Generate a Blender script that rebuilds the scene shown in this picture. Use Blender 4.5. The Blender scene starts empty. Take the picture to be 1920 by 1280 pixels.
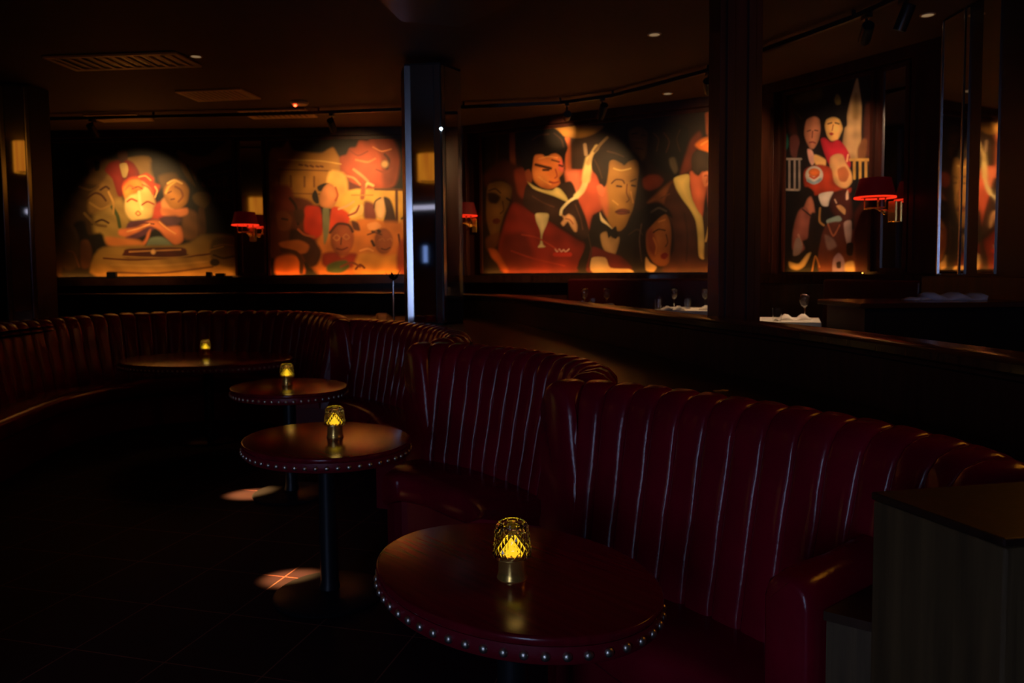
import bpy, bmesh, math, random
import numpy as np
from mathutils import Vector, Matrix
random.seed(4)
sc = bpy.context.scene
COL = sc.collection
R = math.radians
PI = math.pi

# ------------------------------------------------------------------ camera
CAM_H = 1.55
F_PX = 1440.0
PITCH, ROLL = R(3.4), R(0.5)
cd = bpy.data.cameras.new('camera')
cam = bpy.data.objects.new('camera', cd)
COL.objects.link(cam)
fwd = Vector((0, math.cos(PITCH), -math.sin(PITCH)))
rt = Vector((1, 0, 0))
up = rt.cross(fwd)
r2 = rt * math.cos(ROLL) - up * math.sin(ROLL)
u2 = rt * math.sin(ROLL) + up * math.cos(ROLL)
M = Matrix((r2, u2, -fwd)).transposed().to_4x4()
M.translation = Vector((0, 0, CAM_H))
cam.matrix_world = M
cd.sensor_width = 36.0
cd.lens = 36.0 * F_PX / 1920.0
cd.shift_y = -0.02576
cd.clip_start = 0.05
cd.clip_end = 100
cd.dof.use_dof = True
cd.dof.focus_distance = 2.05
cd.dof.aperture_fstop = 4.5
sc.camera = cam

# ------------------------------------------------------------------ world, exposure
w = bpy.data.worlds.new('world')
sc.world = w
w.use_nodes = True
w.node_tree.nodes['Background'].inputs[0].default_value = (0.30, 0.22, 0.30, 1)
w.node_tree.nodes['Background'].inputs[1].default_value = 0.002
sc.view_settings.view_transform = 'Standard'
sc.view_settings.look = 'None'
sc.view_settings.exposure = 0.0
sc.view_settings.gamma = 1.0

# ------------------------------------------------------------------ materials
def nt(name):
    m = bpy.data.materials.new(name)
    m.use_nodes = True
    t = m.node_tree
    return m, t, t.nodes['Principled BSDF']

def pbr(name, col, rough=0.5, metal=0.0, coat=0.0, spec=0.5, bump=0.0, bscale=40.0, var=0.0, vscale=3.0,
        stretch=(1, 1, 1), trans=0.0, ior=1.45):
    m, t, b = nt(name)
    b.inputs['Base Color'].default_value = (*col, 1)
    b.inputs['Roughness'].default_value = rough
    b.inputs['Metallic'].default_value = metal
    b.inputs['Coat Weight'].default_value = coat
    b.inputs['Coat Roughness'].default_value = 0.12
    b.inputs['Specular IOR Level'].default_value = spec
    b.inputs['Transmission Weight'].default_value = trans
    b.inputs['IOR'].default_value = ior
    if bump or var:
        tc = t.nodes.new('ShaderNodeTexCoord')
        mp = t.nodes.new('ShaderNodeMapping')
        mp.inputs['Scale'].default_value = stretch
        t.links.new(tc.outputs['Object'], mp.inputs[0])
    if var:
        n = t.nodes.new('ShaderNodeTexNoise')
        n.inputs['Scale'].default_value = vscale
        n.inputs['Detail'].default_value = 6
        t.links.new(mp.outputs[0], n.inputs['Vector'])
        r = t.nodes.new('ShaderNodeValToRGB')
        r.color_ramp.elements[0].position = 0.3
        r.color_ramp.elements[1].position = 0.7
        r.color_ramp.elements[0].color = (*[c * (1 - var) for c in col], 1)
        r.color_ramp.elements[1].color = (*[min(1, c * (1 + var)) for c in col], 1)
        t.links.new(n.outputs[0], r.inputs[0])
        t.links.new(r.outputs[0], b.inputs['Base Color'])
    if bump:
        n2 = t.nodes.new('ShaderNodeTexNoise')
        n2.inputs['Scale'].default_value = bscale
        n2.inputs['Detail'].default_value = 5
        t.links.new(mp.outputs[0], n2.inputs['Vector'])
        bp = t.nodes.new('ShaderNodeBump')
        bp.inputs['Strength'].default_value = bump
        bp.inputs['Distance'].default_value = 0.01
        t.links.new(n2.outputs[0], bp.inputs['Height'])
        t.links.new(bp.outputs[0], b.inputs['Normal'])
    return m

def emit(name, col, strength, pleat=0.0):
    m = bpy.data.materials.new(name)
    m.use_nodes = True
    t = m.node_tree
    t.nodes.clear()
    o = t.nodes.new('ShaderNodeOutputMaterial')
    e = t.nodes.new('ShaderNodeEmission')
    e.inputs[0].default_value = (*col, 1)
    e.inputs[1].default_value = strength
    t.links.new(e.outputs[0], o.inputs[0])
    return m

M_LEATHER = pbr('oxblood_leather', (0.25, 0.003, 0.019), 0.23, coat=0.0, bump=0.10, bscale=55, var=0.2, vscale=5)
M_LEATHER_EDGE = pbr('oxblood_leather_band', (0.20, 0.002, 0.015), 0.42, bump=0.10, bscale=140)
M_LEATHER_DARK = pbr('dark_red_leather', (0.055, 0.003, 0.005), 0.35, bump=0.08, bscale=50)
M_TOP = pbr('mahogany_table_top', (0.20, 0.005, 0.016), 0.19, coat=0.0, bump=0.02, bscale=30, var=0.22, vscale=4, stretch=(1, 14, 1))
M_WOOD = pbr('dark_walnut', (0.030, 0.012, 0.007), 0.42, bump=0.05, bscale=25, var=0.45, vscale=5, stretch=(6, 6, 0.7))
M_WOODTOP = pbr('polished_walnut_cap', (0.050, 0.018, 0.009), 0.22, coat=0.25, bump=0.02, bscale=18, var=0.4, vscale=4, stretch=(1, 9, 1))
M_GREYWOOD = pbr('grey_brown_fluted_wood', (0.105, 0.062, 0.024), 0.6, bump=0.12, bscale=22, var=0.35, vscale=6, stretch=(7, 7, 0.4))
M_LEDGE = pbr('walnut_ledge', (0.060, 0.026, 0.011), 0.35, bump=0.03, bscale=20, var=0.35, vscale=4, stretch=(1, 6, 1))
M_MAHOG = pbr('mahogany_wall_panelling', (0.040, 0.010, 0.006), 0.40, bump=0.04, bscale=16, var=0.4, vscale=3, stretch=(5, 5, 0.6))
M_CEIL = pbr('dark_painted_ceiling', (0.055, 0.030, 0.020), 0.75, bump=0.05, bscale=30, var=0.12, vscale=1.2)
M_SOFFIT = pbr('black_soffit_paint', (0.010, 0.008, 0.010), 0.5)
M_BLACK = pbr('black_metal', (0.010, 0.011, 0.014), 0.38, metal=0.0)
M_BRASS = pbr('polished_brass', (1.0, 0.60, 0.14), 0.27, metal=0.80)
M_NAIL = pbr('pewter_nailhead', (0.80, 0.74, 0.62), 0.36, metal=1.0)
M_CHROME = pbr('brushed_steel_strip', (0.78, 0.80, 0.84), 0.17, metal=1.0)
M_MIRROR = pbr('smoked_mirror', (0.70, 0.70, 0.72), 0.04, metal=1.0, var=0.08, vscale=1.5)
M_GLASS = pbr('clear_cut_glass', (1, 1, 1), 0.02, trans=1.0, ior=1.46)
M_GLASSWARE = pbr('clear_glassware', (1, 1, 1), 0.03, trans=1.0, ior=1.3)
M_CLOTH = pbr('white_tablecloth', (0.80, 0.76, 0.68), 0.85, bump=0.08, bscale=50)
M_BLUECLOTH = pbr('pale_blue_folded_linen', (0.45, 0.55, 0.80), 0.8, bump=0.1, bscale=40)
M_CHINA = pbr('white_china', (0.85, 0.82, 0.76), 0.25)
M_VENT = pbr('painted_vent_metal', (0.62, 0.46, 0.30), 0.5)
M_REDSHADE = pbr('red_fabric_shade', (0.13, 0.002, 0.004), 0.75)
M_REDSHADE.node_tree.nodes['Principled BSDF'].inputs['Emission Color'].default_value = (1, .01, .03, 1)
M_REDSHADE.node_tree.nodes['Principled BSDF'].inputs['Emission Strength'].default_value = 0.012
M_PURPLE = pbr('plum_wall_paint', (0.20, 0.09, 0.13), 0.7, var=0.15)
M_DARKWALL = pbr('dark_lounge_wall', (0.025, 0.014, 0.014), 0.7)

M_GOLDEM = emit('candle_glow', (1.0, 0.58, 0.018), 1.2)
M_REDEM = emit('shade_rim_glow', (1.0, 0.03, 0.008), 1.2)
M_BULB = emit('bulb_glow', (1.0, 0.40, 0.08), 1.6)
M_LEDEM = emit('led_dot', (1.0, 0.07, 0.02), 9.0)
M_COOLEM = emit('cool_white_dot', (0.65, 0.85, 1.0), 9.0)
M_STRIP = emit('amber_strip_light', (1.0, 0.36, 0.05), 19.0)
M_DAY = emit('daylight_sky_beyond_glass', (0.45, 0.58, 1.0), 5.6)
M_PALE = emit('pale_glow_panel', (0.62, 0.60, 0.80), 0.85)
M_BLUEGLOW = emit('blue_glow_panel', (0.28, 0.45, 1.0), 0.7)
M_PLUM = emit('plum_glow_panel', (.50, .26, .42), .10)
M_DOWN = emit('downlight_glow', (1.0, 0.62, 0.30), 0.22)

def pleated(name, strength):
    m = bpy.data.materials.new(name); m.use_nodes = True
    t = m.node_tree; t.nodes.clear()
    o = t.nodes.new('ShaderNodeOutputMaterial'); e = t.nodes.new('ShaderNodeEmission')
    tc = t.nodes.new('ShaderNodeTexCoord'); wv = t.nodes.new('ShaderNodeTexNoise')
    mp = t.nodes.new('ShaderNodeMapping'); mp.inputs['Scale'].default_value = (14, 14, 0.6)
    wv.inputs['Scale'].default_value = 1.0
    rp = t.nodes.new('ShaderNodeValToRGB')
    rp.color_ramp.elements[0].position = 0.35; rp.color_ramp.elements[0].color = (0.60, 0.15, 0.012, 1)
    rp.color_ramp.elements[1].position = 0.65; rp.color_ramp.elements[1].color = (1.0, 0.36, 0.02, 1)
    t.links.new(tc.outputs['Object'], mp.inputs[0]); t.links.new(mp.outputs[0], wv.inputs['Vector'])
    t.links.new(wv.outputs[0], rp.inputs[0]); t.links.new(rp.outputs[0], e.inputs[0])
    e.inputs[1].default_value = strength
    t.links.new(e.outputs[0], o.inputs[0])
    return m
M_PLEAT = pleated('amber_pleated_shade', 0.65)

def floor_mat():
    m, t, b = nt('oxblood_floor_tile')
    tc = t.nodes.new('ShaderNodeTexCoord'); mp = t.nodes.new('ShaderNodeMapping')
    mp.inputs['Rotation'].default_value = (0, 0, R(15))
    mp.inputs['Location'].default_value = (FLX, FLY, 0)
    t.links.new(tc.outputs['Object'], mp.inputs[0])
    br = t.nodes.new('ShaderNodeTexBrick')
    br.offset = 0.0
    br.inputs['Scale'].default_value = 1.0
    br.inputs['Brick Width'].default_value = 0.44
    br.inputs['Row Height'].default_value = 0.44
    br.inputs['Mortar Size'].default_value = 0.0035
    br.inputs['Mortar Smooth'].default_value = 0.3
    br.inputs['Color1'].default_value = (0.030, 0.009, 0.018, 1)
    br.inputs['Color2'].default_value = (0.022, 0.007, 0.014, 1)
    br.inputs['Mortar'].default_value = (0.30, 0.12, 0.09, 1)
    t.links.new(mp.outputs[0], br.inputs['Vector'])
    n = t.nodes.new('ShaderNodeTexNoise'); n.inputs['Scale'].default_value = 9; n.inputs['Detail'].default_value = 8
    t.links.new(tc.outputs['Object'], n.inputs['Vector'])
    mx = t.nodes.new('ShaderNodeMix'); mx.data_type = 'RGBA'; mx.blend_type = 'MULTIPLY'
    mx.inputs[0].default_value = 0.6
    t.links.new(br.outputs['Color'], mx.inputs[6]); t.links.new(n.outputs['Color'], mx.inputs[7])
    t.links.new(mx.outputs[2], b.inputs['Base Color'])
    b.inputs['Roughness'].default_value = 0.68
    b.inputs['Specular IOR Level'].default_value = 0.3
    return m
FLX, FLY = 0.0, 0.0
# lay the joint grid through a known joint crossing near the second table
_j = Vector((-1.44 , 2.81)); _c, _s = math.cos(R(15)), math.sin(R(15))
FLX = -(_c * _j.x - _s * _j.y) % 0.44
FLY = 0.13
M_FLOOR = floor_mat()

# ------------------------------------------------------------------ mesh helpers
def link(o, parent=None):
    COL.objects.link(o)
    if parent: o.parent = parent
    return o

class MB:
    def __init__(s): s.bm = bmesh.new()
    def box(s, lo, hi, bev=0.0, rot=0.0, piv=None):
        g = bmesh.ops.create_cube(s.bm, size=1)
        vs = g['verts']
        c = [(lo[i] + hi[i]) / 2 for i in range(3)]
        d = [hi[i] - lo[i] for i in range(3)]
        for v in vs: v.co = Vector((c[0] + v.co.x * d[0], c[1] + v.co.y * d[1], c[2] + v.co.z * d[2]))
        if bev:
            es = list({e for v in vs for e in v.link_edges})
            r = bmesh.ops.bevel(s.bm, geom=es, offset=bev, segments=3, profile=0.6, affect='EDGES')
            vs = list({v for f in r['faces'] for v in f.verts} | {v for v in vs if v.is_valid})
        if rot:
            bmesh.ops.rotate(s.bm, verts=vs, cent=Vector(piv or c), matrix=Matrix.Rotation(rot, 3, 'Z'))
        return s
    def lathe(s, prof, n=32, c=(0, 0, 0), sx=1.0, sy=1.0, cap=True):
        rings = []
        for r, z in prof:
            rings.append([s.bm.verts.new((c[0] + r * sx * math.cos(2 * PI * k / n), c[1] + r * sy * math.sin(2 * PI * k / n), c[2] + z)) for k in range(n)])
        for a, b in zip(rings, rings[1:]):
            for k in range(n):
                s.bm.faces.new((a[k], a[(k + 1) % n], b[(k + 1) % n], b[k]))
        if cap:
            s.bm.faces.new(list(reversed(rings[0]))); s.bm.faces.new(rings[-1])
        return s
    def tube(s, pts, r, n=10):
        pts = [Vector(p) for p in pts]
        rings = []
        for i, p in enumerate(pts):
            t = (pts[min(i + 1, len(pts) - 1)] - pts[max(i - 1, 0)]).normalized()
            a = t.cross(Vector((0, 0, 1)))
            if a.length < 1e-3: a = t.cross(Vector((0, 1, 0)))
            a.normalize(); b = t.cross(a)
            rr = r[i] if isinstance(r, (list, tuple)) else r
            rings.append([s.bm.verts.new(p + a * rr * math.cos(2 * PI * k / n) + b * rr * math.sin(2 * PI * k / n)) for k in range(n)])
        for a, b in zip(rings, rings[1:]):
            for k in range(n): s.bm.faces.new((a[k], a[(k + 1) % n], b[(k + 1) % n], b[k]))
        s.bm.faces.new(rings[0]); s.bm.faces.new(list(reversed(rings[-1])))
        return s
    def prism(s, poly, z0, z1):
        lo = [s.bm.verts.new((x, y, z0)) for x, y in poly]
        hi = [s.bm.verts.new((x, y, z1)) for x, y in poly]
        n = len(poly)
        s.bm.faces.new(list(reversed(lo))); s.bm.faces.new(hi)
        for k in range(n): s.bm.faces.new((lo[k], lo[(k + 1) % n], hi[(k + 1) % n], hi[k]))
        return s
    def sweep(s, path, prof, closed_prof=True, disp=None):
        """path: list of (x, y, nx, ny); prof: list of (rho, z)"""
        rings = []
        for i, (x, y, nx, ny) in enumerate(path):
            ring = []
            for j, (rho, z) in enumerate(prof):
                dr, dz = disp(i, j) if disp else (0, 0)
                ring.append(s.bm.verts.new((x + nx * (rho + dr), y + ny * (rho + dr), z + dz)))
            rings.append(ring)
        m = len(prof)
        for a, b in zip(rings, rings[1:]):
            for k in range(m if closed_prof else m - 1):
                s.bm.faces.new((a[k], a[(k + 1) % m], b[(k + 1) % m], b[k]))
        if closed_prof:
            s.bm.faces.new(list(reversed(rings[0]))); s.bm.faces.new(rings[-1])
        return s
    def build(s, name, mat, parent=None, smooth=False, bevel=0.0, auto=None):
        bmesh.ops.recalc_face_normals(s.bm, faces=s.bm.faces)
        me = bpy.data.meshes.new(name)
        s.bm.to_mesh(me); s.bm.free()
        me.materials.append(mat)
        if smooth or auto:
            for p in me.polygons: p.use_smooth = True
            if auto:
                me.set_sharp_from_angle(angle=R(auto))
        o = bpy.data.objects.new(name, me)
        link(o, parent)
        if bevel:
            md = o.modifiers.new('bevel', 'BEVEL'); md.width = bevel; md.segments = 2; md.limit_method = 'ANGLE'
        return o

def thing(name, label, cat, loc=(0, 0, 0), rz=0.0, group=None):
    o = bpy.data.objects.new(name, None)
    o.empty_display_size = 0.1
    link(o); o.location = loc; o.rotation_euler = (0, 0, rz)
    return tag(o, label, cat, group)

def tag(o, label=None, cat=None, group=None, kind=None):
    if label: o['label'] = label
    if cat: o['category'] = cat
    if group: o['group'] = group
    if kind: o['kind'] = kind
    return o

def struct(o): o['kind'] = 'structure'; return o

def dup(root, loc, rz, label, group=None):
    r = root.copy(); COL.objects.link(r)
    r.location = loc; r.rotation_euler = (0, 0, rz); r['label'] = label
    if group: r['group'] = group
    for ch in list(root.children):
        c = ch.copy(); COL.objects.link(c); c.parent = r
        for g in list(ch.children):
            d = g.copy(); COL.objects.link(d); d.parent = c
    return r

def catmull(pts, step):
    P = [Vector(p) for p in pts]
    P = [P[0] * 2 - P[1]] + P + [P[-1] * 2 - P[-2]]
    fine = []
    for i in range(1, len(P) - 2):
        for k in range(40):
            t = k / 40
            a, b, c, d = P[i - 1], P[i], P[i + 1], P[i + 2]
            fine.append(0.5 * ((2 * b) + (c - a) * t + (2 * a - 5 * b + 4 * c - d) * t * t + (3 * b - a - 3 * c + d) * t ** 3))
    fine.append(P[-2])
    L = [0]
    for a, b in zip(fine, fine[1:]): L.append(L[-1] + (b - a).length)
    n = max(1, round(L[-1] / step))
    return fine, L, n

def resample(pts, ts):
    fine, L, _ = catmull(pts, 1)
    out = []; j = 0
    for t in ts:
        s = t * L[-1]
        while j < len(L) - 2 and L[j + 1] < s: j += 1
        f = (s - L[j]) / max(1e-9, L[j + 1] - L[j])
        p = fine[j].lerp(fine[j + 1], min(1, max(0, f)))
        j2 = min(len(fine) - 1, j + 14); j1 = max(0, j - 14)
        tg = (fine[j2] - fine[j1]).normalized()
        out.append((p.x, p.y, tg.x, tg.y))
    return out

def prism_tri(poly, z0, z1):
    m = MB().prism(poly, z0, z1)
    bmesh.ops.triangulate(m.bm, faces=[f for f in m.bm.faces if len(f.verts) > 4])
    return m
# ------------------------------------------------------------------ the room
CEIL = 3.42
W = [(-8.2, 10.3), (-0.6, 10.2), (2.45, 8.46), (4.3, 5.2)]     # mural wall, left to right
def wall_prism(a, b, z0, z1, th, off=0.0):
    a = Vector(a); b = Vector(b); t = (b - a).normalized(); n = Vector((-t.y, t.x))   # n points away from the room
    a0 = a + n * off; b0 = b + n * off
    return [(a0.x, a0.y), (b0.x, b0.y), (b0.x + n.x * th, b0.y + n.y * th), (a0.x + n.x * th, a0.y + n.y * th)]

struct(MB().box((-8.4, -4.0, -0.1), (5.5, 10.6, 0.0)).build('floor', M_FLOOR))
struct(MB().box((-8.4, -4.0, CEIL), (5.5, 10.6, CEIL + 0.1)).build('ceiling', M_CEIL))
for nm, (a, b) in zip(('wall_north', 'wall_northeast', 'wall_east'), zip(W, W[1:])):
    struct(MB().prism(wall_prism(a, b, 0, CEIL, 0.15), 0, CEIL).build(nm, M_MAHOG))
struct(MB().box((4.3, -4.0, 0), (4.45, 5.2, CEIL)).build('wall_southeast', M_DARKWALL))
# wall behind the camera and the wall on the left with the daylight windows
WX0, WX1, WZ0, WZ1 = -2.95, -1.65, 0.5, 3.1
struct(MB().box((-8.3, -4.0, 0), (WX0, -3.85, CEIL)).box((WX1, -4.0, 0), (4.4, -3.85, CEIL))
       .box((WX0, -4.0, 0), (WX1, -3.85, WZ0)).box((WX0, -4.0, WZ1), (WX1, -3.85, CEIL)).build('wall_south', M_PURPLE))
struct(MB().box((-8.35, -4.0, 0), (-8.2, 10.4, CEIL)).build('wall_west', M_DARKWALL))

def make_window_or_panel(idx, axis, p, a0, a1, z0, z1, mat, bars=2):
    """a window with frame, glazing bars and a glowing pane"""
    def bx(u0, u1, d0, d1, zz0, zz1):
        if axis == 'x': return (p + d0, u0, zz0), (p + d1, u1, zz1)
        return (u0, p + d0, zz0), (u1, p + d1, zz1)
    f = MB()
    for (u0, u1, zz0, zz1) in ((a0, a1, z0, z0 + .06), (a0, a1, z1 - .06, z1), (a0, a0 + .06, z0, z1), (a1 - .06, a1, z0, z1)):
        f.box(*bx(u0, u1, -0.03, 0.05, zz0, zz1))
    for k in range(1, bars + 1):
        u = a0 + (a1 - a0) * k / (bars + 1)
        f.box(*bx(u - .02, u + .02, -0.02, 0.04, z0, z1))
    o = struct(f.build('window_or_panel_%d' % idx, M_BLACK))
    MB().box(*bx(a0 + .05, a1 - .05, -0.06, -0.05, z0 + .05, z1 - .05)).build('pane', mat, o)
    return o
make_window_or_panel(1, 'y', -3.90, WX0, WX1, WZ0, WZ1, M_DAY, 0)
# unseen partition added to block daylight from the back left, carrying glow panels
struct(MB().box((-8.2, 1.16, 0), (-2.12, 1.30, CEIL)).build('wall_light_block', M_PURPLE))
make_window_or_panel(2, 'y', 1.36, -4.3, -2.7, 2.50, 2.70, M_PALE, 0)  # glow panel added as the white band in the central column's mirror
make_window_or_panel(3, 'y', 1.36, -3.74, -3.50, 1.62, 2.02, M_BLUEGLOW, 0)  # small glow panel added for the blue patch the column reflects
make_window_or_panel(4, 'y', 1.36, -3.42, -2.6, 1.0, 2.40, M_PLUM, 1)  # dim glow panel added to give the column mirror its plum tone

# raised dining floor behind the half wall
DIV = [(1.60, 0.75), (1.42, 1.75), (1.22, 2.9), (0.98, 3.75), (0.66, 4.9), (0.30, 6.2), (-0.09, 7.5), (-0.75, 8.35), (-1.9, 8.95), (-4.0, 9.25), (-8.2, 9.35)]
fineD = [(x, y) for x, y, _, _ in resample(DIV, [k / 60 for k in range(61)])]
struct(MB().prism(fineD + [(-8.2, 10.3), (-0.6, 10.2), (2.45, 8.46), (4.3, 5.2), (4.3, 0.75)], 0.0, 0.41).build('floor_dining_platform', M_FLOOR))

# ------------------------------------------------------------------ half wall with polished rail
dpath = [(x, y, ty, -tx) for x, y, tx, ty in resample(DIV, [k / 90 for k in range(91)])]     # normal to the right, the dining side
hw = thing('half_wall', 'long dark walnut half wall with a polished cap behind the red booths', 'half wall')
prof = [(-0.03, 0.0), (-0.03, 0.98), (-0.045, 0.985), (-0.045, 1.00), (-0.02, 1.01), (-0.02, 1.235), (-0.04, 1.245), (-0.04, 1.262), (0.10, 1.262), (0.10, 0.0)]
MB().sweep(dpath, prof).build('panelled_body', M_WOOD, hw, auto=30)
MB().sweep(dpath, [(-0.07, 1.262), (-0.08, 1.27), (-0.08, 1.293), (-0.07, 1.30), (0.13, 1.30), (0.14, 1.293), (0.14, 1.27), (0.13, 1.262)]).build('rail_cap', M_WOODTOP, hw, auto=40)

# ------------------------------------------------------------------ booths
PATHS = [
 [(.16, 2.88), (.27, 2.90), (.50, 2.73), (.75, 2.43), (.95, 2.12), (1.05, 1.83), (1.04, 1.60)],
 [(-.58, 4.46), (-.45, 4.50), (-.16, 4.31), (.11, 3.98), (.27, 3.70), (.34, 3.38), (.27, 3.12)],
 [(-1.52, 6.72), (-1.38, 6.80), (-.95, 6.40), (-.65, 5.95), (-.46, 5.5), (-.39, 5.1), (-.50, 4.78)],
 [(-4.0, 5.0), (-4.36, 6.2), (-4.40, 7.1), (-4.05, 7.95), (-3.2, 8.38), (-2.35, 8.2), (-1.8, 7.55), (-1.58, 6.95)],
]
CENT = [(.05, 1.98), (-.80, 3.50), (-1.50, 5.20), (-2.85, 6.75)]
PROF = [(.13, .30), (.13, .80), (.13, 1.00), (.118, 1.055), (.085, 1.092), (.045, 1.106), (.005, 1.102), (-.030, 1.082), (-.055, 1.045), (-.070, 1.00),
        (-.082, .93), (-.098, .84), (-.118, .74), (-.142, .62), (-.165, .50), (-.175, .40), (-.175, .30)]
blabel = ['curved channel-tufted oxblood leather booth, nearest the camera behind the biggest-looking table',
          'channel-tufted oxblood leather booth just behind the nearest one, around the second lamp table',
          'channel-tufted leather booth below the mirrored column, third from the front',
          'widest dark leather booth, curving round the far left table below the murals']
NCHS = [0.113, 0.113, 0.115, 0.155]
for bi, (pth, cen) in enumerate(zip(PATHS, CENT)):
    fine, L, n = catmull(pth, NCHS[bi])
    sub = 10
    loc = [0.0, .035, .09, .2, .35, .5, .65, .8, .91, .965]
    ts = [(k + l) / n for k in range(n) for l in loc] + [1.0]
    samp = resample(pth, ts)
    cx, cy = cen
    path = []
    for x, y, tx, ty in samp:
        nx, ny = ty, -tx
        if nx * (x - cx) + ny * (y - cy) < 0: nx, ny = -nx, -ny
        path.append((x, y, nx, ny))
    root = thing('booth_banquette', blabel[bi], 'booth', (cx, cy, 0))
    A = 0.020 if bi < 3 else 0.026
    N = len(path)
    rj = [random.uniform(-1, 1) for _ in range(n + 1)]
    def disp(i, j):
        t = loc[i % sub] if i < N - 1 else 0.0
        ch = i // sub
        if j < 3 or j > len(PROF) - 2: return (0, 0)
        b = (1 - abs(2 * t - 1) ** 4) ** 0.6
        b = A * b
        # endings of the run round off softly
        e = min(i, N - 1 - i) / 6.0
        q = 0.0 if e >= 1 else (1 - e) ** 2 * 0.03
        rho, z = PROF[j]
        nr, nz = (-1, 0) if j > 9 else ((0.2, 1) if j <= 5 else (-0.7, 0.7))
        wv = 0.003 * math.sin(z * 23 + rj[ch] * 3 + t * 4) * (1 if j > 8 else 0)
        return (nr * b + wv + (q if j > 6 else 0), nz * b - q)
    lp = [(x - cx, y - cy, nx, ny) for x, y, nx, ny in path]
    bk = MB().sweep(lp, PROF, disp=disp).build('backrest', M_LEATHER, root, auto=60)
    # seat, its rolled edge and the kick board, all hugging the same curve drawn towards the booth centre
    def ring(k, dz): return [(x * k, y * k) for x, y, _, _ in lp[::5]]
    kin = 0.50 if bi < 3 else 0.60
    sp = []
    for x, y, _, _ in lp[::5]:
        r = math.hypot(x, y); sp.append((x, y, x / r, y / r))
    ri = lambda: None
    depth = 0.50
    sprof = [(-.10, .30), (-.10, .455), (-.16, .468), (-.30, .475), (-depth + .06, .472), (-depth + .015, .455), (-depth, .425), (-depth, .345), (-depth + .02, .32), (-depth + .06, .30)]
    MB().sweep(sp, sprof).build('seat', M_LEATHER, root, auto=50)
    MB().sweep(sp, [(.10, .0), (.10, .31), (-depth + .07, .31), (-depth + .07, .0)]).build('seat_base', M_LEATHER_EDGE, root)

# ledge behind the booths
inn_ = [(1.16, 1.10)]
for bi in (0, 1, 2, 3):
    ks = {0: (.02, .93), 1: (.04, .93), 2: (.05, .93), 3: (.03, .98)}[bi]
    c = Vector(CENT[bi])
    seq = [Vector((x, y)) for x, y, _, _ in resample(PATHS[bi], [ks[0] + (ks[1] - ks[0]) * k / 16 for k in range(17)])]
    seq = [tuple(p + (p - c).normalized() * .11) for p in seq]
    inn_ += list(reversed(seq))
outd = [(x - .04, y) if y < 8 else (x, y - .045) for x, y, _, _ in resample(DIV, [k / 400 for k in range(401)])]
last = 0; pairs = []
for p in inn_:
    best = min(range(last, len(outd)), key=lambda k: (outd[k][0] - p[0]) ** 2 + (outd[k][1] - p[1]) ** 2)
    best = min(best, last + 22) if pairs else best
    last = best; pairs.append((p, outd[best]))
pairs += [((-4.22, 4.85), (-8.2, 5.0))]
mb = MB(); zt, zb = 1.06, 1.02
tv = [(mb.bm.verts.new((*a, zt)), mb.bm.verts.new((*b, zt)), mb.bm.verts.new((*b, zb)), mb.bm.verts.new((*a, zb))) for a, b in pairs]
for u, v in zip(tv, tv[1:]):
    for q in range(4): mb.bm.faces.new((u[q], u[(q + 1) % 4], v[(q + 1) % 4], v[q]))
mb.bm.faces.new(tv[0]); mb.bm.faces.new(tuple(reversed(tv[-1])))
tag(mb.build('banquette_ledge', M_LEDGE), 'continuous dark walnut ledge running behind the tufted booth backs', 'ledge')

# end arm of the nearest booth and the wood step beside it
arm = thing('padded_armrest', 'red leather padded end arm at the right end of the nearest booth', 'armrest', (0.60, 1.66, 0), R(38))
def arm_bar():
    m = MB()
    prof = []
    wd, ht = 0.062, 0.865
    pts = [(-wd, 0.02), (-wd, ht - .05), (-wd + .008, ht - .022), (-wd + .028, ht - .004), (-.015, ht), (.015, ht), (wd - .028, ht - .004), (wd - .008, ht - .022), (wd, ht - .05), (wd, 0.02)]
    path = []
    for k, x in enumerate([0.0, .006, .02, .05, .10, .16, .22, .28, .34, .40]):
        path.append((x, 0, 0, 1))
    def disp(i, j):
        q = [0.016, 0.007, 0.002, 0, 0, 0, 0, 0, 0, 0][i]
        rho, z = pts[j]
        dr = -q * (1 if rho > 0 else -1)
        dz = -q if 1 <= j <= 8 else 0
        dz += 0.0035 * math.sin(i * 5.1 + j * 2.0) if 2 <= j <= 7 and i > 2 else 0
        return (dr, dz)
    m.sweep(path, pts, disp=disp)
    return m
ab = arm_bar().build('padded_arm', M_LEATHER, arm, auto=50)

step = thing('wooden_step_panel', 'low wooden end panel between the red armrest and the tall grey-brown pier', 'wood panel', (0, 0, 0))
MB().prism([(.680, 1.632), (.760, 1.575), (1.0, 1.425), (1.028, 1.765), (.932, 1.830)], 0.0, 0.780).build('end_panel', M_GREYWOOD, step)
MB().prism([(.673, 1.632), (.757, 1.570), (1.002, 1.42), (1.03, 1.77), (.932, 1.836)], 0.781, 0.802).build('panel_cap', M_LEDGE, step)

pier = thing('wooden_pier', 'tall square grey-brown wooden pier at the right edge, closest thing to the camera', 'pier', (0, 0, 0))
pp = [(.640, 1.345), (.722, 1.105), (1.30, 1.21), (1.25, 1.46)]
MB().prism(pp, 0.0, 1.135).build('pier_body', M_GREYWOOD, pier, bevel=0.004)
def grow(poly, d):
    c = sum((Vector(p) for p in poly), Vector((0, 0))) / len(poly)
    return [tuple(c + (Vector(p) - c) * (1 + d / (Vector(p) - c).length)) for p in poly]
MB().prism(grow(pp, .004), 1.136, 1.15).build('pier_cap', M_WOOD, pier, bevel=0.003)

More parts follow.
